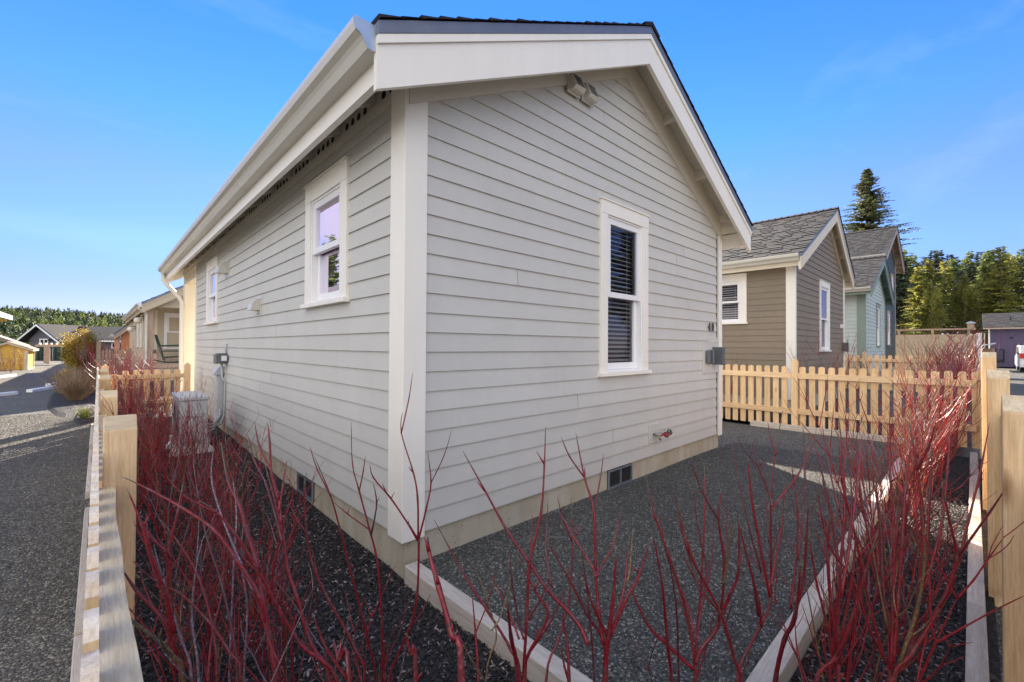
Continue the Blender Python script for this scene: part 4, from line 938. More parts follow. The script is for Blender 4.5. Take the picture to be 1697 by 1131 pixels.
def dogwood_mesh(seed, h=1.0, nst=9, spread=.42, r=.0055, depth=1, sides=5, bright=1.0, lean=(0, 0)):
    rnd = random.Random(seed); mb = MB()
    for k in range(nst):
        a = 2*math.pi*k/nst+rnd.uniform(-.5, .5); s = rnd.uniform(.1, 1)*spread
        c = tuple(x*bright for x in rnd_col(rnd)); L = h*rnd.uniform(.62, 1.05)
        grow(mb, rnd, (.05*math.cos(a)*rnd.random(), .05*math.sin(a)*rnd.random(), -.03), (math.cos(a)*s+lean[0], math.sin(a)*s+lean[1], 1), L, r*rnd.uniform(.7, 1.2), c, depth, 5, sides)
    return mb
def dogwood(x, y, z, mb_or_mesh, label, grp, rz=0, sc=1, name='red_stemmed_dogwood'):
    if isinstance(mb_or_mesh, MB): o = mb_or_mesh.build(name, M['stem'], smooth=True)
    else: o = bpy.data.objects.new(name, mb_or_mesh); COL.objects.link(o)
    o.location = (x, y, z); o.rotation_euler = (0, 0, rz); o.scale = (sc, sc, sc); tag(o, label, 'shrub', grp); return o
HERO = [('a thin upright three forked red stem rising in front of the corner board',[-0.68,-1.061,-0.002],[([[-0.672,-1.072,0.0],[-0.669,-1.077,0.158],[-0.668,-1.078,0.352],[-0.618,-1.125,0.525],[-0.599,-1.142,0.638],[-0.596,-1.145,0.812],[-0.596,-1.141,0.827],[-0.598,-1.139,0.958],[-0.608,-1.127,1.044],[-0.638,-1.098,1.177],[-0.635,-1.099,1.247]],0.006,'r'),([[-0.601,-1.15,0.825],[-0.627,-1.142,0.872],[-0.679,-1.109,0.969],[-0.727,-1.08,1.041],[-0.741,-1.083,1.087]],0.0045,'r'),([[-0.6,-1.151,0.829],[-0.577,-1.158,0.923],[-0.56,-1.16,1.007],[-0.563,-1.144,1.106]],0.0045,'r')]),('slender forked red stems standing between the wall vent and the corner board',[-0.659,-1.012,-0.002],[([[-0.659,-1.016,0.0],[-0.659,-1.017,0.141],[-0.659,-1.018,0.313],[-0.66,-1.017,0.494],[-0.672,-1.006,0.715],[-0.691,-0.987,0.824],[-0.72,-0.959,0.967],[-0.737,-0.941,1.06],[-0.741,-0.937,1.204]],0.0057,'r'),([[-0.691,-0.996,0.821],[-0.692,-0.975,0.833],[-0.739,-0.91,0.879],[-0.771,-0.86,0.918]],0.0041,'r'),([[-0.692,-0.995,0.823],[-0.696,-1.015,0.851],[-0.696,-1.041,0.943],[-0.714,-1.049,1.018]],0.0041,'k'),([[-0.668,-1.007,0.0],[-0.671,-1.006,0.141],[-0.672,-1.005,0.313],[-0.712,-0.987,0.527],[-0.753,-0.967,0.712],[-0.782,-0.958,0.842],[-0.813,-0.947,0.969],[-0.858,-0.922,1.102]],0.0062,'r')]),('large red shrub with a thick ringed stem in front of the long side wall',[-0.977,-1.055,-0.004],[([[-0.991,-1.047,0.0],[-0.997,-1.044,0.227],[-0.999,-1.043,0.504],[-1.006,-1.0,0.605],[-1.015,-0.956,0.723],[-1.024,-0.912,0.815],[-1.038,-0.862,0.886],[-1.049,-0.816,0.962],[-1.07,-0.759,1.026],[-1.083,-0.711,1.151]],0.0121,'r'),([[-0.994,-1.055,0.955],[-0.995,-1.031,1.025],[-1.01,-0.994,1.108],[-1.028,-0.953,1.167],[-1.034,-0.924,1.236]],0.0052,'r'),([[-1.0,-1.051,1.024],[-1.014,-1.03,1.097],[-1.017,-1.02,1.186],[-1.021,-1.009,1.246]],0.0052,'r'),([[-1.0,-1.05,0.99],[-0.984,-1.026,1.049],[-0.966,-1.002,1.125]],0.0043,'r'),([[-0.918,-1.117,0.0],[-0.894,-1.142,0.227],[-0.886,-1.15,0.505],[-0.923,-1.095,0.606],[-0.948,-1.051,0.73],[-0.963,-1.015,0.803],[-0.971,-0.987,0.905],[-0.986,-0.952,1.003],[-1.003,-0.916,1.103]],0.0078,'r'),([[-0.871,-1.161,0.0],[-0.828,-1.204,0.227],[-0.814,-1.218,0.505],[-0.829,-1.196,0.587],[-0.886,-1.135,0.729],[-0.918,-1.098,0.825],[-0.932,-1.077,0.922],[-0.936,-1.065,1.041],[-0.929,-1.063,1.093]],0.0052,'r'),([[-0.991,-1.057,0.904],[-0.997,-1.019,0.963],[-1.015,-0.97,1.061],[-1.035,-0.919,1.126],[-1.039,-0.882,1.185]],0.0052,'k'),([[-1.015,-1.031,0.73],[-1.005,-1.035,0.849],[-0.986,-1.048,0.951],[-0.974,-1.052,1.01]],0.0052,'r'),([[-0.908,-1.126,0.0],[-0.88,-1.155,0.227],[-0.871,-1.165,0.505],[-0.953,-1.11,0.621],[-1.006,-1.083,0.732],[-1.05,-1.063,0.841],[-1.1,-1.039,0.947],[-1.143,-1.02,1.018],[-1.181,-1.006,1.056]],0.0069,'r'),([[-1.05,-0.999,0.765],[-1.083,-0.895,0.878],[-1.103,-0.803,0.966],[-1.11,-0.723,1.044],[-1.094,-0.666,1.139]],0.0043,'v'),([[-1.054,-0.987,0.0],[-1.086,-0.959,0.226],[-1.096,-0.95,0.503],[-1.08,-0.906,0.827],[-1.065,-0.855,0.952],[-1.065,-0.791,1.049]],0.0043,'v'),([[-1.035,-1.006,0.0],[-1.058,-0.986,0.227],[-1.066,-0.979,0.504],[-1.053,-0.948,0.692],[-1.059,-0.897,0.817],[-1.046,-0.864,0.95]],0.0043,'v')]),('red shrub leaning over the left fence rail with crossing stems',[-1.218,-1.102,-0.004],[([[-1.222,-1.106,0.0],[-1.223,-1.107,0.296],[-1.224,-1.108,0.657],[-1.236,-1.076,0.719],[-1.242,-1.05,0.821],[-1.245,-1.027,0.945],[-1.229,-1.022,1.038],[-1.216,-1.014,1.115]],0.008,'r'),([[-1.25,-1.088,0.956],[-1.258,-1.095,0.978],[-1.28,-1.088,1.009],[-1.3,-1.083,1.057]],0.0051,'r'),([[-1.24,-1.094,0.775],[-1.257,-1.098,0.875],[-1.283,-1.093,0.969],[-1.3,-1.096,1.045],[-1.329,-1.088,1.14]],0.0058,'r'),([[-1.235,-1.098,0.724],[-1.257,-1.087,0.806],[-1.305,-1.052,0.88],[-1.333,-1.036,0.938]],0.0065,'r'),([[-1.22,-1.108,0.0],[-1.221,-1.11,0.296],[-1.221,-1.111,0.657],[-1.243,-1.115,0.731],[-1.271,-1.114,0.782],[-1.31,-1.103,0.831],[-1.342,-1.098,0.878],[-1.369,-1.097,0.933]],0.0065,'t'),([[-1.081,-1.246,0.805],[-1.092,-1.242,0.866],[-1.134,-1.209,0.955],[-1.175,-1.177,1.029],[-1.227,-1.133,1.079],[-1.284,-1.086,1.124],[-1.338,-1.041,1.16]],0.0051,'r'),([[-1.155,-1.17,0.0],[-1.129,-1.197,0.296],[-1.121,-1.206,0.658],[-1.141,-1.176,0.726],[-1.177,-1.13,0.793],[-1.225,-1.074,0.854],[-1.268,-1.022,0.879],[-1.312,-0.968,0.927]],0.0044,'r'),([[-1.158,-1.166,0.0],[-1.134,-1.192,0.296],[-1.126,-1.201,0.658],[-1.142,-1.104,0.843],[-1.16,-1.005,0.938],[-1.169,-0.914,1.029],[-1.173,-0.828,1.133]],0.0051,'k'),([[-1.182,-1.144,0.0],[-1.168,-1.16,0.296],[-1.163,-1.166,0.658],[-1.166,-1.114,0.766],[-1.185,-1.047,0.867],[-1.215,-0.97,0.935],[-1.252,-0.884,0.992]],0.0051,'r'),([[-1.203,-1.124,0.0],[-1.197,-1.133,0.296],[-1.195,-1.136,0.658],[-1.202,-1.072,0.778],[-1.189,-1.029,0.892],[-1.165,-0.994,0.968]],0.0044,'v'),([[-1.193,-1.134,0.0],[-1.182,-1.147,0.296],[-1.179,-1.151,0.658],[-1.163,-1.1,0.743],[-1.137,-1.06,0.822],[-1.123,-1.007,0.927]],0.0044,'r'),([[-1.211,-1.116,0.0],[-1.208,-1.122,0.296],[-1.207,-1.124,0.658],[-1.221,-1.054,0.732],[-1.251,-0.97,0.86],[-1.267,-0.899,0.935]],0.0044,'v')]),('out of focus thick red stem nearest the viewer at the bottom of the picture',[-0.972,-1.928,-0.0],[([[-1.0,-1.918,0.0],[-1.0,-1.918,0.446],[-1.0,-1.918,0.992],[-0.999,-1.892,1.047],[-1.003,-1.862,1.108],[-1.002,-1.835,1.149],[-0.993,-1.817,1.164]],0.0069,'r'),([[-1.047,-1.873,0.0],[-1.047,-1.873,0.446],[-1.047,-1.873,0.992],[-1.057,-1.874,1.036],[-1.064,-1.876,1.07]],0.0047,'r'),([[-1.116,-1.808,0.0],[-1.116,-1.808,0.446],[-1.116,-1.808,0.992],[-1.109,-1.755,0.991],[-1.099,-1.706,0.996]],0.0051,'r')]),('red shrub at bottom centre with a branch reaching up before the lower siding',[-0.617,-1.672,0.0],[([[-0.628,-1.669,0.0],[-0.633,-1.667,0.298],[-0.634,-1.667,0.662],[-0.634,-1.635,0.722],[-0.662,-1.578,0.804],[-0.692,-1.519,0.884],[-0.737,-1.447,1.016]],0.0058,'r'),([[-0.516,-1.78,0.751],[-0.516,-1.746,0.792],[-0.553,-1.677,0.861],[-0.566,-1.631,0.912],[-0.589,-1.575,0.978],[-0.619,-1.514,1.08],[-0.648,-1.452,1.181]],0.0065,'r'),([[-0.624,-1.673,0.0],[-0.627,-1.673,0.298],[-0.628,-1.673,0.662],[-0.61,-1.665,0.795],[-0.593,-1.658,0.928],[-0.56,-1.665,1.051],[-0.541,-1.658,1.166],[-0.526,-1.648,1.26]],0.0058,'r'),([[-0.623,-1.674,0.0],[-0.625,-1.675,0.298],[-0.626,-1.675,0.662],[-0.627,-1.688,0.736],[-0.618,-1.711,0.785],[-0.609,-1.733,0.844],[-0.639,-1.72,0.904],[-0.678,-1.697,0.989]],0.0058,'r'),([[-0.629,-1.674,0.765],[-0.625,-1.652,0.797],[-0.626,-1.627,0.89],[-0.617,-1.611,0.964]],0.0036,'k'),([[-0.631,-1.666,0.0],[-0.636,-1.664,0.298],[-0.638,-1.663,0.662],[-0.698,-1.702,0.814],[-0.751,-1.746,0.931]],0.0087,'r'),([[-0.676,-1.624,0.0],[-0.699,-1.604,0.297],[-0.707,-1.598,0.661],[-0.696,-1.572,0.761],[-0.686,-1.544,0.852]],0.0051,'r'),([[-0.667,-1.632,0.0],[-0.687,-1.615,0.297],[-0.694,-1.61,0.661],[-0.67,-1.62,0.758],[-0.671,-1.605,0.81],[-0.687,-1.577,0.893],[-0.702,-1.549,0.94]],0.0029,'t'),([[-0.685,-1.621,0.786],[-0.655,-1.62,0.809],[-0.625,-1.619,0.872],[-0.607,-1.607,0.929]],0.0029,'t'),([[-0.637,-1.666,0.765],[-0.631,-1.637,0.792],[-0.636,-1.598,0.845],[-0.641,-1.559,0.893]],0.0036,'r'),([[-0.581,-1.721,0.889],[-0.567,-1.689,0.953],[-0.542,-1.668,0.998],[-0.515,-1.648,1.064]],0.0036,'k')]),('red shrub at bottom centre with its main stem forking before the gravel',[-0.444,-1.767,0.001],[([[-0.444,-1.774,0.0],[-0.444,-1.777,0.281],[-0.444,-1.778,0.625],[-0.429,-1.764,0.71],[-0.443,-1.722,0.77],[-0.466,-1.672,0.863],[-0.513,-1.6,0.992]],0.0068,'r'),([[-0.447,-1.776,0.72],[-0.435,-1.753,0.793],[-0.42,-1.732,0.882],[-0.403,-1.714,1.025],[-0.401,-1.681,1.108],[-0.399,-1.648,1.226]],0.0061,'r'),([[-0.463,-1.764,0.892],[-0.439,-1.736,0.896],[-0.445,-1.681,0.955],[-0.452,-1.625,1.023]],0.0042,'r'),([[-0.461,-1.766,0.892],[-0.426,-1.748,0.89],[-0.368,-1.754,0.943],[-0.322,-1.748,1.03]],0.0046,'r'),([[-0.443,-1.775,0.0],[-0.443,-1.778,0.281],[-0.443,-1.779,0.625],[-0.439,-1.785,0.737],[-0.431,-1.795,0.844],[-0.428,-1.8,0.957]],0.0099,'r'),([[-0.436,-1.787,0.737],[-0.4,-1.813,0.832],[-0.37,-1.832,0.89],[-0.347,-1.845,0.967]],0.0061,'r'),([[-0.434,-1.789,0.748],[-0.367,-1.784,0.828],[-0.316,-1.764,0.922]],0.0053,'r'),([[-0.486,-1.734,0.0],[-0.503,-1.72,0.281],[-0.509,-1.716,0.624],[-0.497,-1.7,0.702],[-0.492,-1.676,0.792]],0.0068,'r'),([[-0.514,-1.708,0.0],[-0.542,-1.684,0.281],[-0.551,-1.676,0.624],[-0.499,-1.672,0.705],[-0.448,-1.667,0.793],[-0.413,-1.648,0.922],[-0.385,-1.622,1.035]],0.0046,'r'),([[-0.405,-1.819,0.877],[-0.391,-1.819,0.926],[-0.379,-1.817,0.998]],0.0038,'t'),([[-0.456,-1.763,0.0],[-0.461,-1.761,0.281],[-0.463,-1.76,0.624],[-0.452,-1.732,0.806],[-0.444,-1.701,0.949]],0.0046,'k')]),('red shrub right of bottom centre whose straight stem crosses the vent',[-0.075,-1.842,0.003],[([[-0.076,-1.846,0.0],[-0.077,-1.847,0.212],[-0.077,-1.848,0.472],[-0.055,-1.821,0.602],[-0.053,-1.776,0.747],[-0.067,-1.716,0.911],[-0.063,-1.673,1.052]],0.0072,'r'),([[-0.077,-1.845,0.0],[-0.078,-1.847,0.212],[-0.078,-1.847,0.472],[-0.038,-1.833,0.557],[0.011,-1.828,0.744],[0.055,-1.82,0.963],[0.091,-1.802,1.092]],0.0063,'r'),([[-0.077,-1.848,0.528],[-0.055,-1.857,0.568],[-0.009,-1.888,0.638],[0.011,-1.896,0.805],[0.007,-1.882,0.939],[0.023,-1.885,1.036]],0.0072,'r'),([[-0.012,-1.906,0.0],[0.013,-1.932,0.213],[0.021,-1.941,0.473],[0.011,-1.929,0.531],[-0.019,-1.901,0.667],[-0.062,-1.86,0.783],[-0.099,-1.825,0.884],[-0.112,-1.812,1.01]],0.0072,'r'),([[-0.11,-1.813,0.0],[-0.124,-1.802,0.212],[-0.129,-1.798,0.472],[-0.146,-1.795,0.589],[-0.169,-1.788,0.777],[-0.198,-1.773,0.93]],0.0081,'r'),([[-0.018,-1.907,0.69],[-0.018,-1.924,0.742],[-0.013,-1.946,0.816],[-0.027,-1.951,0.986]],0.0063,'r'),([[-0.082,-1.843,0.51],[-0.136,-1.798,0.577],[-0.188,-1.754,0.647],[-0.235,-1.716,0.773]],0.0072,'r'),([[-0.071,-1.858,0.744],[-0.048,-1.83,0.779],[-0.041,-1.788,0.893],[-0.029,-1.752,1.033]],0.0045,'k'),([[-0.067,-1.861,0.726],[-0.033,-1.86,0.803],[-0.029,-1.832,0.921],[-0.014,-1.814,1.035]],0.0045,'k'),([[-0.021,-1.905,0.762],[-0.038,-1.927,0.865],[-0.061,-1.943,0.981]],0.0045,'t'),([[-0.082,-1.845,0.618],[-0.052,-1.809,0.68],[-0.053,-1.744,0.806],[-0.029,-1.704,0.943]],0.0045,'r'),([[-0.075,-1.851,0.6],[-0.016,-1.835,0.639],[0.063,-1.839,0.782],[0.12,-1.822,0.918]],0.0045,'r'),([[-0.1,-1.823,0.0],[-0.11,-1.816,0.212],[-0.113,-1.813,0.472],[-0.146,-1.82,0.722],[-0.194,-1.812,0.909]],0.0054,'k')]),('tall red shrub whose long straight twig reaches above the far gravel strip',[0.312,-1.932,0.005],[([[0.257,-1.884,0.0],[0.235,-1.865,0.144],[0.228,-1.858,0.319],[0.266,-1.859,0.369],[0.343,-1.897,0.483],[0.396,-1.911,0.547],[0.427,-1.906,0.69],[0.454,-1.899,0.909],[0.493,-1.902,1.061],[0.542,-1.914,1.225]],0.0073,'r'),([[0.308,-1.944,0.913],[0.349,-1.942,0.924],[0.439,-1.988,1.015],[0.522,-2.028,1.141]],0.0052,'r'),([[0.306,-1.943,0.924],[0.323,-1.932,0.957],[0.314,-1.899,1.05],[0.316,-1.875,1.146]],0.0052,'k'),([[0.306,-1.937,0.613],[0.295,-1.918,0.737],[0.277,-1.891,0.928],[0.27,-1.876,1.093]],0.0073,'r'),([[0.278,-1.909,0.546],[0.28,-1.892,0.666],[0.285,-1.875,0.721]],0.0062,'k'),([[0.308,-1.94,0.654],[0.351,-1.937,0.701],[0.405,-1.948,0.836],[0.445,-1.945,0.978]],0.0052,'r'),([[0.319,-1.943,0.0],[0.322,-1.947,0.144],[0.323,-1.948,0.32],[0.284,-1.986,0.502],[0.249,-2.026,0.61],[0.199,-2.053,0.817]],0.0114,'r'),([[0.357,-1.985,0.571],[0.412,-1.987,0.698],[0.46,-1.983,0.875],[0.482,-1.955,1.061]],0.0052,'r'),([[0.358,-1.985,0.509],[0.385,-2.015,0.656],[0.39,-2.024,0.801],[0.393,-2.031,0.947]],0.0062,'r'),([[0.3,-1.935,0.799],[0.363,-1.909,0.922],[0.428,-1.886,1.058]],0.0041,'k'),([[0.286,-1.916,0.509],[0.271,-1.913,0.596],[0.235,-1.891,0.743],[0.195,-1.865,0.91]],0.0062,'r'),([[0.284,-1.917,0.695],[0.301,-1.87,0.841],[0.328,-1.83,0.976],[0.356,-1.793,1.132]],0.0047,'k'),([[0.373,-2.003,0.738],[0.446,-2.001,0.862],[0.512,-1.994,1.019],[0.565,-1.975,1.188]],0.0047,'k')]),('bushy red shrub in the front bed with stems curving up from the dark mulch',[0.422,-2.244,0.006],[([[0.415,-2.242,0.0],[0.412,-2.241,0.197],[0.411,-2.241,0.437],[0.48,-2.279,0.509],[0.526,-2.298,0.68],[0.56,-2.307,0.914],[0.573,-2.293,1.07],[0.579,-2.275,1.225]],0.0093,'r'),([[0.414,-2.24,0.0],[0.41,-2.238,0.197],[0.409,-2.238,0.437],[0.454,-2.228,0.581],[0.475,-2.197,0.753],[0.498,-2.166,0.916],[0.529,-2.143,1.089]],0.0065,'r'),([[0.419,-2.245,0.0],[0.417,-2.246,0.202],[0.417,-2.246,0.448],[0.45,-2.285,0.527],[0.503,-2.344,0.669],[0.535,-2.383,0.82],[0.513,-2.371,0.933],[0.485,-2.353,1.063]],0.0093,'r'),([[0.558,-2.387,0.823],[0.526,-2.403,0.875],[0.527,-2.452,0.989],[0.508,-2.482,1.067]],0.0051,'r'),([[0.561,-2.389,0.814],[0.611,-2.41,0.936],[0.666,-2.436,1.082],[0.716,-2.457,1.233]],0.0047,'r'),([[0.395,-2.227,0.514],[0.374,-2.194,0.675],[0.358,-2.167,0.858],[0.336,-2.134,1.044],[0.339,-2.125,1.195]],0.0056,'r'),([[0.411,-2.241,0.476],[0.452,-2.243,0.646],[0.49,-2.244,0.843],[0.516,-2.233,1.029],[0.543,-2.222,1.222]],0.0065,'r'),([[0.401,-2.234,0.588],[0.429,-2.221,0.741],[0.461,-2.214,0.881],[0.484,-2.197,1.047]],0.0065,'k'),([[0.416,-2.246,0.495],[0.462,-2.254,0.665],[0.508,-2.261,0.843],[0.551,-2.265,0.99],[0.602,-2.277,1.162]],0.0075,'r'),([[0.458,-2.288,0.607],[0.514,-2.317,0.803],[0.545,-2.323,0.986],[0.578,-2.329,1.155]],0.0065,'k'),([[0.402,-2.233,0.495],[0.343,-2.198,0.615],[0.286,-2.165,0.77],[0.215,-2.119,0.886],[0.17,-2.098,1.071]],0.0056,'r'),([[0.481,-2.312,0.72],[0.587,-2.349,0.906],[0.667,-2.361,1.067],[0.74,-2.367,1.219]],0.0047,'r'),([[0.43,-2.259,0.495],[0.458,-2.299,0.668],[0.462,-2.316,0.82],[0.448,-2.314,0.952]],0.0065,'t'),([[0.401,-2.234,0.607],[0.415,-2.211,0.742],[0.428,-2.188,0.882]],0.0037,'t'),([[0.442,-2.272,0.57],[0.481,-2.311,0.608],[0.499,-2.331,0.647]],0.0037,'t')]),('red shrub at the near edge of the gravel with dark splayed stems',[0.232,-2.132,0.005],[([[0.233,-2.138,0.0],[0.233,-2.14,0.214],[0.233,-2.141,0.475],[0.262,-2.133,0.584],[0.298,-2.134,0.772],[0.341,-2.139,0.949],[0.37,-2.132,1.095],[0.39,-2.116,1.246]],0.0072,'r'),([[0.227,-2.14,0.746],[0.26,-2.13,0.876],[0.274,-2.102,1.031],[0.286,-2.071,1.165]],0.0054,'k'),([[0.235,-2.147,0.728],[0.294,-2.159,0.875],[0.351,-2.168,1.03],[0.406,-2.176,1.194]],0.0054,'r'),([[0.229,-2.139,0.548],[0.221,-2.126,0.689],[0.219,-2.118,0.83],[0.229,-2.122,0.973]],0.0072,'r'),([[0.235,-2.144,0.53],[0.246,-2.151,0.636],[0.268,-2.17,0.796],[0.281,-2.178,0.939]],0.0063,'r'),([[0.2,-2.107,0.0],[0.187,-2.097,0.213],[0.183,-2.094,0.474],[0.212,-2.138,0.556],[0.23,-2.171,0.67],[0.24,-2.198,0.799],[0.256,-2.23,0.944]],0.0081,'r'),([[0.224,-2.134,0.53],[0.213,-2.118,0.635],[0.191,-2.093,0.777],[0.179,-2.078,0.919]],0.0054,'r'),([[0.247,-2.162,0.89],[0.351,-2.156,0.989],[0.435,-2.133,1.143]],0.0036,'k'),([[0.229,-2.146,0.98],[0.267,-2.114,1.091],[0.308,-2.086,1.232]],0.0036,'k')])]
ORD = ('first', 'second', 'third', 'fourth', 'fifth', 'sixth', 'seventh', 'eighth', 'ninth', 'tenth', 'eleventh', 'twelfth', 'thirteenth', 'fourteenth', 'fifteenth', 'sixteenth', 'seventeenth', 'eighteenth')
HC = {'r': (.24, .010, .020), 'k': (.12, .016, .026), 't': (.21, .125, .06), 'v': (.24, .15, .20)}  # the lavender tone paints a reflected sheen into the stem colour
_r = random.Random(12)
for lab, base, stems in HERO:
    mb = MB(); b = Vector(base)
    for pts, r, c in stems:
        g = _r.uniform(.75, 1.15); col = tuple(x*g for x in HC[c])
        P = [Vector(q)-b for q in pts]
        stem(mb, P, r*.78, r*.42, col, 8)
        for k in range(2, len(P)-1):   # small buds
            if _r.random() < .22:
                az = _r.uniform(0, 6.28); t0 = (P[k]-P[k-1]).normalized(); nd = (t0+Vector((math.cos(az), math.sin(az), 0))*.55).normalized(); L = _r.uniform(.07, .22); e1 = P[k]+nd*L*.55; e2 = e1+(nd+Vector((0, 0, .5))).normalized()*L*.45
                stem(mb, [P[k], e1, e2], r*.42, r*.2, tuple(x*.8 for x in col), 6)
            if _r.random() < .35:
                q = P[k]; d = Vector((_r.uniform(-1, 1), _r.uniform(-1, 1), 1.4)).normalized()*_r.uniform(.012, .04); mb.tube([q, q+d], [r*.5, r*.15], 5, [col, TIP])
    rs = random.Random(len(stems))
    for k in range(3):
        a = rs.uniform(0, 6.28); grow(mb, rs, (0, 0, -.02), (.4*math.cos(a), .4*math.sin(a), 1), rs.uniform(.3, .55), .003, tuple(x*.8 for x in rnd_col(rs)), 1, 4, 5)
    dogwood(*base, mb, lab, 'red stemmed dogwoods in the beds')
# background shrubs of the beds: a few meshes, many plants
DW = [dogwood_mesh(100+k, 1.05, 9, .40, .0052, 2, 5).build('red_stemmed_dogwood', M['stem'], smooth=True) for k in range(5)]
def put(k, x, y, z, lab, rz, sc, first={}):
    if k not in first: first[k] = 1; o = DW[k]
    else: o = DW[k].copy(); COL.objects.link(o)
    o.location = (x, y, z); o.rotation_euler = (0, 0, rz); o.scale = (sc, sc, sc); tag(o, lab, 'shrub', 'red stemmed dogwoods in the beds'); return o
rs = random.Random(77); k = 0
for n4, y in enumerate(fr(-1.15, 6.6, 18)):
    for x0_ in ((-1.05, -.74) if y < 3.3 else (-1.1, -.9)):
        x = x0_+rs.uniform(-.10, .10); yy = y+rs.uniform(-.15, .15); row_ = 'fence side' if x0_ < -1 else 'mulch side'
        zn = ('nearest the viewer' if y < 0 else 'beside the nearest fence post' if y < 1.1 else 'by the second fence post' if y < 2.7 else 'before the heat pump' if y < 3.9 else 'beside the heat pump' if y < 5.2 else 'at the crossing fence')
        put(k % 5, x, yy, zbed(x, yy), 'red dogwood, left thicket, %s, %s, %s one' % (row_, zn, ORD[n4 % 18]), rs.uniform(0, 6.3), rs.uniform(.62, .8)*(1.0 if y > 1 else .78)); k += 1
for x, y, lab in ((-.78, 3.0, 'red dogwood standing right in front of the heat pump'), (-.62, 3.5, 'red dogwood touching the near side of the heat pump'), (-.92, 3.9, 'red dogwood left of the heat pump casing'), (-.55, 2.5, 'red dogwood in the mulch before the wall vent and heat pump')):
    put(k % 5, x, y, zbed(x, y), lab, rs.uniform(0, 6.3), rs.uniform(.62, .72)); k += 1
for x, y, lab in ((.45, -2.12, 'smaller red dogwood between the forked shrubs at bottom centre'), (1.0, -2.02, 'smaller red dogwood beside the timber edging right of bottom centre'), (1.35, -2.2, 'smaller red dogwood just left of the bushy one in the front bed'), (1.7, -2.0, 'smaller red dogwood behind the bushy one in the front bed')):
    put(k % 5, x, y, .03, lab, rs.uniform(0, 6.3), rs.uniform(.66, .76)); k += 1
for n3, x in enumerate(sorted(fr(2.0, 6.9, 11)+[4.1, 4.7, 5.2, 5.7, 6.2, 6.6])):
    y = -2.12+rs.uniform(-.14, .14)
    put(k % 5, x+rs.uniform(-.1, .1), y, .03, 'red dogwood, %s in the row running along the front fence' % ORD[n3], rs.uniform(0, 6.3), rs.uniform(.76, .98)); k += 1
for x, y, sc, lab in ((8.0, 1.1, .9, 'thin dark red dogwood before the sunny side wall of the brown house'), (8.0, -.3, 1.1, 'dark red dogwood just left of the cream corner of the brown house'), (9.6, -.55, 1.2, 'dark red dogwood below the left part of the brown gable wall'),
                       (10.6, -.6, 1.2, 'dark red dogwood below the narrow window of the brown house'), (11.8, -.9, 1.0, 'dark red dogwood right of the narrow window of the brown house')):
    put(k % 5, x, y, .14, lab, rs.uniform(0, 6.3), sc); k += 1
LB3 = 'red dogwood in the sunlit clump before the farther picket fence'
for j in range(18):
    x = 8.2+j*.42; y = -2.10+rs.uniform(-.3, .3); put(k % 5, x, y, .1, 'red dogwood, %s in the sunlit clump beyond the side fence' % ORD[j], rs.uniform(0, 6.3), rs.uniform(1.15, 1.35)); k += 1
LB4 = 'red dogwood in the bed between the crossing fence and the tan porch house'
for j in range(12):
    x = rs.uniform(-1.2, -.35); y = 8.0+j*.48; put(k % 5, x, y, hbase(x, y), 'red dogwood before the tan porch house, %s from the crossing fence' % ORD[j], rs.uniform(0, 6.3), rs.uniform(.75, 1.0)); k += 1
LB5 = 'low red dogwood in front of the yellow shed'
for j in range(9):
    x = -5.6+j*.22+rs.uniform(-.1, .1); y = 26.5-j*.1+rs.uniform(-1, .8); put(k % 5, x, y, hbase(x, y), 'low red dogwood before the yellow shed, %s from the left' % ORD[j], rs.uniform(0, 6.3), rs.uniform(.6, .85)); k += 1
LB6 = 'dark red dogwood behind the golden shrub at the old fence post'
for x, y, w6 in ((-1.55, 16.2, 'middle'), (-1.35, 16.6, 'rear'), (-1.6, 15.7, 'front')): put(k % 5, x, y, .3, w6+' dark red dogwood beside the golden shrub at the old fence post', rs.uniform(0, 6.3), 1.2); k += 1
# golden shrub, dry shrub, grass tuft, yellow low shrub
def leaf_mass(name, c, rad, n, size, mat, seed, flat=1.0, cols=(.5, 1.5), tight=1.0):
    rg = random.Random(seed); m = MB(); cl = []
    for _ in range(34):
        t = rg.uniform(0, 6.28); u = rg.uniform(-.9, 1); q = math.sqrt(max(0, 1-u*u)); f = rg.uniform(.45, 1.0)
        cl.append((Vector((math.cos(t)*q*rad[0]*f, math.sin(t)*q*rad[1]*f, u*rad[2]*f)), rg.uniform(.22, .4)*tight, rg.uniform(*cols)))
    for _ in range(n):
        ce, s, g = rg.choice(cl); p = Vector(c)+ce+Vector((rg.gauss(0, s*rad[0]*.62), rg.gauss(0, s*rad[1]*.62), rg.gauss(0, s*rad[2]*.62)))
        a = Vector((rg.gauss(0, 1), rg.gauss(0, 1), rg.gauss(0, .7)+.4)).normalized()*size*rg.uniform(.6, 1.3); b = a.cross(Vector((rg.gauss(0, 1), rg.gauss(0, 1), rg.gauss(0, 1)))).normalized()*size*.35
        gg = g*rg.uniform(.8, 1.2); m.face([p-b*.5, p+a*.5-b, p+a, p+a*.5+b], (gg, gg, gg))
    return m
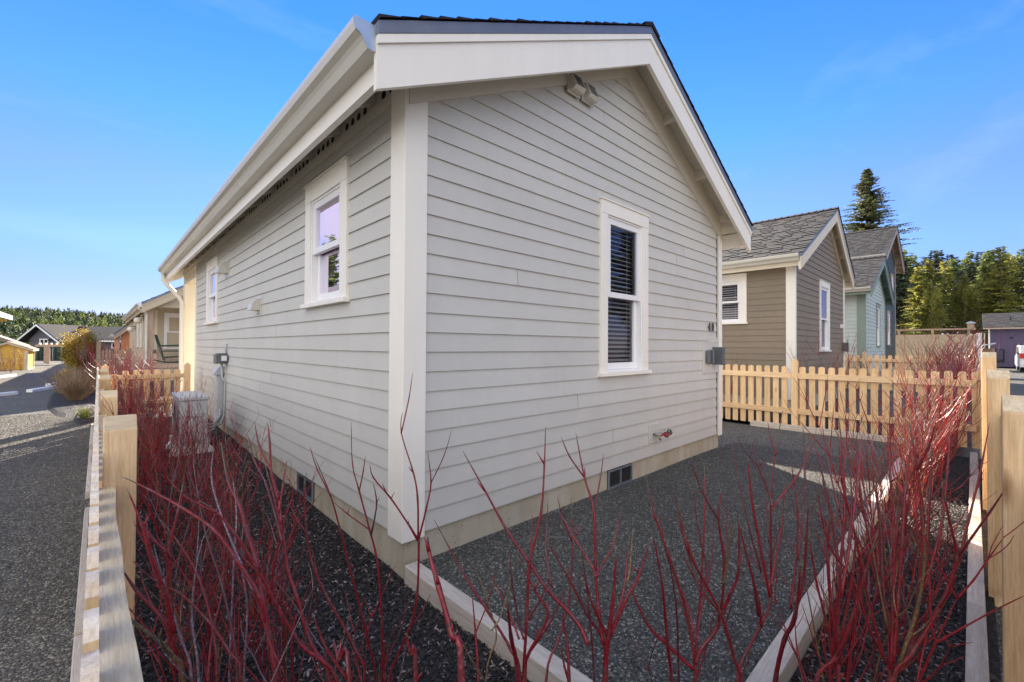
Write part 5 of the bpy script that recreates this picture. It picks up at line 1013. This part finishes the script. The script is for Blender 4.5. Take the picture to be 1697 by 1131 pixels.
def shrub(name, label, c, rad, n, size, mat, seed, stemmat='bark', z0=.3, cols=(.5, 1.5)):
    P = thing(name, (c[0], c[1], z0), label, 'shrub'); leaf_mass(name, c, rad, n, size, mat, seed, cols=cols).build('foliage', M[mat], P)
    rg = random.Random(seed); m = MB()
    for k in range(9):
        e = Vector((c[0]+rg.uniform(-.7, .7)*rad[0], c[1]+rg.uniform(-.7, .7)*rad[1], c[2]+rg.uniform(.1, .7)*rad[2])); b = Vector((c[0]+rg.uniform(-.08, .08), c[1]+rg.uniform(-.08, .08), z0-.05))
        m.tube([b, (b+e)/2+Vector((rg.uniform(-.05, .05), 0, .05)), e], [.02, .014, .005], 5)
    m.build('stems', M[stemmat], P); return P
shrub('golden_shrub', 'round golden green shrub beside the gravel road before the old fence', (-1.80, 17.3, 1.22), (.47, .47, .66), 15000, .045, 'shrub', 5, z0=.28)
shrub('yellow_shrub', 'small bright yellow shrub at the foot of the golden green one', (-2.05, 16.6, .48), (.22, .22, .2), 1200, .05, 'shrub', 6, z0=.28, cols=(1.2, 2.2))
rg = random.Random(9); m = MB()
for k in range(420):
    a = rg.uniform(0, 6.28); s = rg.uniform(.1, .9); L = rg.uniform(.3, .62); p = Vector((rg.uniform(-.1, .1), rg.uniform(-.1, .1), 0)); d = Vector((math.cos(a)*s, math.sin(a)*s, 1)).normalized()
    g = rg.uniform(.7, 1.4); q1 = p+d*L*.6+Vector((rg.gauss(0, .03), rg.gauss(0, .03), 0)); m.tube([p, q1, p+d*L+Vector((rg.gauss(0, .06), rg.gauss(0, .06), 0))], [.0035, .0028, .001], 3, [(.20*g, .12*g, .075*g)]*3, cap=False)
o = m.build('dry_shrub', M['stem']); o.location = (-1.72, 10.6, .27); tag(o, 'leafless brown twiggy shrub in the roadside mulch left of the fence', 'shrub', 'dry shrubs'); 
for (x, y, s, w7) in ((-1.62, 11.6, 1.1, 'first'), (-1.9, 12.3, 1.15, 'second'), (-1.6, 13.0, 1.2, 'third')):
    c = o.copy(); COL.objects.link(c); c.location = (x, y, hbase(x, y)); c.scale = (s, s, s); c.rotation_euler = (0, 0, x*9); tag(c, w7+' brown twiggy shrub behind the nearest leafless one beside the road', 'shrub', 'dry shrubs')
m = MB()
for k in range(160):
    a = rg.uniform(0, 6.28); L = rg.uniform(.18, .34); s = rg.uniform(.2, 1.0); p = Vector((rg.uniform(-.04, .04), rg.uniform(-.04, .04), 0)); d = Vector((math.cos(a)*s, math.sin(a)*s, .9)).normalized(); w = Vector((-math.sin(a), math.cos(a), 0))*.004
    q = p+d*L*.6; e = p+d*L*.95+Vector((math.cos(a)*.05, math.sin(a)*.05, -.03)); m.face([p-w, p+w, q+w, q-w]); m.face([q-w, q+w, e])
o = m.build('grass_tuft', M['grass']); o.location = (-1.53, 7.9, hbase(-1.5, 7.9)); tag(o, 'small tuft of yellow green grass at the outer foot of the left fence', 'grass')

# ---------------------------------------------------------------- conifers
def conifer(seed, h, rad, nb, mat, droop=.25, bare=.12, size=.34, name='conifer', leafn=9, gap=.0, pw=.8):
    rg = random.Random(seed); P = bpy.data.objects.new(name, None); COL.objects.link(P)
    t = MB(); t.tube([(0, 0, -.3), (rg.uniform(-.1, .1), rg.uniform(-.1, .1), h*.5), (0, 0, h*.985)], [h*.014+.04, h*.009, .012], 6); 
    m = MB()
    for k in range(nb):
        f = bare+(1-bare)*(k+rg.random())/nb; z = h*f; env = (1-f)**pw*(1 if f > .25 else .6+f*1.6)
        L = rad*env*rg.uniform(.55, 1.15)+.12; a = rg.uniform(0, 2*math.pi); up = .35*(f)-.05; d = Vector((math.cos(a), math.sin(a), up+rg.uniform(-.1, .15))).normalized()
        if rg.random() < gap: continue
        tip = Vector((0, 0, z))+d*L+Vector((0, 0, -droop*L*.4)); mid = Vector((0, 0, z))+d*L*.55
        t.tube([(0, 0, z), mid, tip], [.012+.01*(1-f), .01, .004], 3, cap=False)
        g0 = rg.uniform(.45, 1.6); side = Vector((-math.sin(a), math.cos(a), 0))
        nl = max(3, int(leafn*L/rad*2.2))
        for j in range(nl):
            s = (j+rg.random())/nl; c = (Vector((0, 0, z))*(1-s)**2+mid*2*s*(1-s)+tip*s*s) if s > .12 else mid*.3+Vector((0, 0, z))*.7
            for sg in (-1, 1):
                w = size*rg.uniform(.5, 1.1)*(1.15-s*.7); e = c+side*sg*w+d*w*.7+Vector((0, 0, -droop*w*rg.uniform(0, 1.2)+rg.uniform(-.08, .1)*w)); n = (d*.30+Vector((rg.uniform(-.3, .3), rg.uniform(-.3, .3), rg.uniform(-.7, .7))))*w*.5
                g = g0*rg.uniform(.75, 1.25); col = (g, g, g*.95)
                m.face([c, (c+e)/2+n, e, (c+e)/2-n], col)
    t.build('trunk', M['bark'], P); m.build('crown', M[mat], P); return P
def place(proto, x, y, z, lab, grp, sc=1, rz=0, used=set()):
    if proto.name not in used: used.add(proto.name); o = proto
    else: o = copy_tree(proto)
    o.location = (x, y, z); o.scale = (sc, sc, sc); o.rotation_euler = (0, 0, rz); tag(o, lab, 'tree', grp); return o
BF = conifer(1, 27, 11, 900, 'fir_tall', .35, .12, .46, 'tall_fir', 40, .12, .82)
place(BF, 74.8, 7.4, -1.0, 'single tall fir standing against the sky above the roofs of the far houses', None, 1.0)
PC = [conifer(10+k, 13, 2.9, 230, mt, .45, .30, .34, 'forest_conifer', 17, .10, .62) for k, mt in enumerate(('fir', 'fir_yellow', 'fir', 'fir_dark', 'fir_yellow'))]
for (x, y, sc) in ((-11.5, 24, .62), (-13.5, 28, .7), (-10.5, 30, .66), (-15, 25, .6), (-12.5, 34, .8)):
    place(PC[0], x, y, .2, 'green conifer beyond the left frame edge, seen only as a reflection in the side window', 'trees beyond the left edge', sc, x)
KL = {0: 'mid green conifer at the forest edge', 1: 'yellow green tree at the forest edge', 2: 'mid green conifer at the forest edge', 3: 'dark green conifer at the forest edge', 4: 'yellow green tree at the forest edge'}
rf = random.Random(31)
# direction across the view at the forest's edge
def at_view(px, dep):
    d = Vector((math.sin(YAW), math.cos(YAW), 0)); r = Vector((math.cos(YAW), -math.sin(YAW), 0)); return Vector((CAM.x, CAM.y, 0))+d*dep+r*((px-848.5)/FPX*dep)
AL = []
def alder(x, y, sc, lab):
    if not AL:
        P = thing('alder_tree', (0, 0, 0), 'x', 'tree'); leaf_mass('crown', (0, 0, 8.0), (1.5, 1.5, 4.9), 11000, .17, 'alder', 14, cols=(.5, 1.4), tight=.62).build('crown', M['alder'], P)
        t = MB(); rg_ = random.Random(8); t.tube([(0, 0, -.3), (.1, 0, 4), (0, .1, 12.2)], [.13, .09, .02], 7)
        for q in range(26):
            z = rg_.uniform(2.5, 11.5); a = rg_.uniform(0, 6.28); L = rg_.uniform(.6, 1.7); t.tube([(0.05, 0, z), (math.cos(a)*L*.5, math.sin(a)*L*.5, z+.3*L), (math.cos(a)*L, math.sin(a)*L, z+.75*L)], [.035, .022, .008], 4)
        t.build('trunk', M['pale_bark'], P); AL.append(P); o = P
    else: o = copy_tree(AL[0])
    o.location = (x, y, -.2); o.scale = (sc, sc, sc*1.02); o.rotation_euler = (0, 0, x); tag(o, lab, 'tree', 'alders at the forest edge'); return o
for px_, dep, sc, lab in ((1514, 50, .66, 'yellow green alder just right of the teal house'), (1545, 47, .72, 'yellow green alder above the middle of the plank screen'), (1650, 47, .88, 'tall pale trunked alder left above the purple building roof'), (1600, 50, .80, 'yellow green alder between the screen post and the purple building')):
    p_ = at_view(px_, dep); alder(p_.x, p_.y, sc, lab)
row = [(1488, 52, 3, 1.05), (1505, 56, 0, 1.04), (1522, 48, 1, .82), (1540, 55, 4, 1.0), (1556, 50, 2, .80), (1566, 58, 4, 1.03), (1580, 60, 0, 1.08), (1595, 52, 3, .86), (1612, 58, 3, .98), (1628, 55, 0, .95), (1643, 56, 2, .98), (1660, 46, 4, .96), (1678, 54, 1, 1.02), (1694, 58, 0, 1.15), (1712, 52, 3, 1.08), (1730, 48, 2, 1.05), (1750, 56, 0, 1.1)]
for px_, dep, kd, sc in row:
    p_ = at_view(px_, dep); place(PC[kd], p_.x, p_.y, -.2, KL[kd]+(', just right of the teal house' if px_ < 1510 else ', above the plank screen' if px_ < 1562 else ', right of the screen' if px_ < 1640 else ', behind the purple building' if px_ < 1700 else ', beyond the right frame edge')+', %s in the row' % ORD[row.index((px_, dep, kd, sc)) % 18], 'trees along the forest edge on the right', sc, rf.uniform(0, 6.3))
for j in range(34):
    px_ = 1480+j*8.6; dep = rf.uniform(62, 84); p_ = at_view(px_, dep); kd = rf.choice((0, 3, 3, 2)); place(PC[kd], p_.x, p_.y, -.2, 'dark conifer deep in the forest '+('over the teal house gable' if px_ < 1520 else 'over the plank screen' if px_ < 1580 else 'right of the screen post' if px_ < 1640 else 'over the purple building roof' if px_ < 1700 else 'past the right frame edge')+', %s in its row' % ORD[j % 18], 'trees inside the forest on the right', rf.uniform(1.1, 1.35)*dep/70, rf.uniform(0, 6.3))
for j in range(16):   # the forest carries on to the right (seen in the gable window)
    az = R(-14-j*2.8); dep = rf.uniform(30, 38); p_ = CAM+Vector((math.cos(az), math.sin(az), 0))*dep; place(PC[(0, 3, 2)[j % 3]], p_.x, p_.y, -.2, 'dark conifer of the forest past the right frame edge', 'trees inside the forest on the right', rf.uniform(.95, 1.2), rf.uniform(0, 6.3))
# ---- wooded hill at left
def hill_h(px, dep): return 0
HP = []
def hz(x, y):
    dx, dy = x-(-12), y-215; return 10.4*math.exp(-(((x+38)/75)**2))*sstep(75, 205, y)-.4+.8*math.sin(x*.09+1)*sstep(120, 200, y)
sheet('wooded_hill', M['hill'], fr(-130, 110, 60), fr(70, 330, 50), hz)
def cone_tree(m, x, y, z, h, r, rg, g):
    for k in range(20):
        f = (k+rg.random())/20; a = rg.uniform(0, 6.28); L = r*(1-f*.85)*rg.uniform(.6, 1.2); zz = z+h*(.12+.86*f); c = Vector((x, y, zz)); e = c+Vector((math.cos(a)*L, math.sin(a)*L, -.10*h*rg.random())); s = Vector((-math.sin(a), math.cos(a), 0))*L*.55; gg = g*rg.uniform(.7, 1.3)
        m.face([c+Vector((0, 0, h*.10)), e+s, e-s], (gg, gg, gg*.95)); m.face([c+Vector((0, 0, h*.07)), e+s*.4+Vector((0, 0, h*.07)), e-s*1.2-Vector((0, 0, h*.03))], (gg*.8, gg*.8, gg*.8))
rg = random.Random(4); m = MB(); m2 = MB()
for k in range(5200):
    y = rg.uniform(80, 250); x = -10+rg.uniform(-.48, .36)*(y*.62); z = hz(x, y); h = rg.uniform(2.6, 4.6)*(1 if y > 120 else .75); wet = .5+.5*math.sin(x*.13+2)*math.sin(y*.06)
    cone_tree(m if rg.random() < .75 else m2, x, y, z-.5, h, h*rg.uniform(.24, .36), rg, rg.uniform(.6, 1.1)+.35*wet)
tag(m.build('hill_forest', M['hill']), kind='stuff'); tag(m2.build('hill_forest', M['fir']), kind='stuff')
HT = [conifer(60+k, 9, 1.9, 90, 'fir_dark', .3, .2, .6, 'ridge_tree', 9, .2) for k in range(2)]
for j, (px_, dep, sc) in enumerate(((37, 190, .95), (49, 200, .8), (68, 190, .9), (77, 188, 1.0), (88, 195, 1.0), (107, 185, .85), (113, 186, 1.0), (120, 188, .85), (146, 200, .55), (156, 200, .7), (177, 200, .7), (196, 190, .7), (12, 190, .7))):
    p_ = at_view(px_, dep); place(HT[j % 2], p_.x, p_.y, hz(p_.x, p_.y)-1, '%s of the dark trees standing out along the ridge of the wooded hill' % ORD[j], 'tall trees on the ridge', sc, j)
for j, (px_, dep, sc, kd) in enumerate(((170, 60, .34, 1), (182, 55, .30, 2), (192, 66, .36, 4), (205, 50, .25, 1), (148, 62, .35, 0))):
    p_ = at_view(px_, dep); place(PC[kd], p_.x, p_.y, 0, '%s leafy green tree beyond the old grey picket fence at left' % ORD[j], 'small trees beyond the old fence', sc, j)
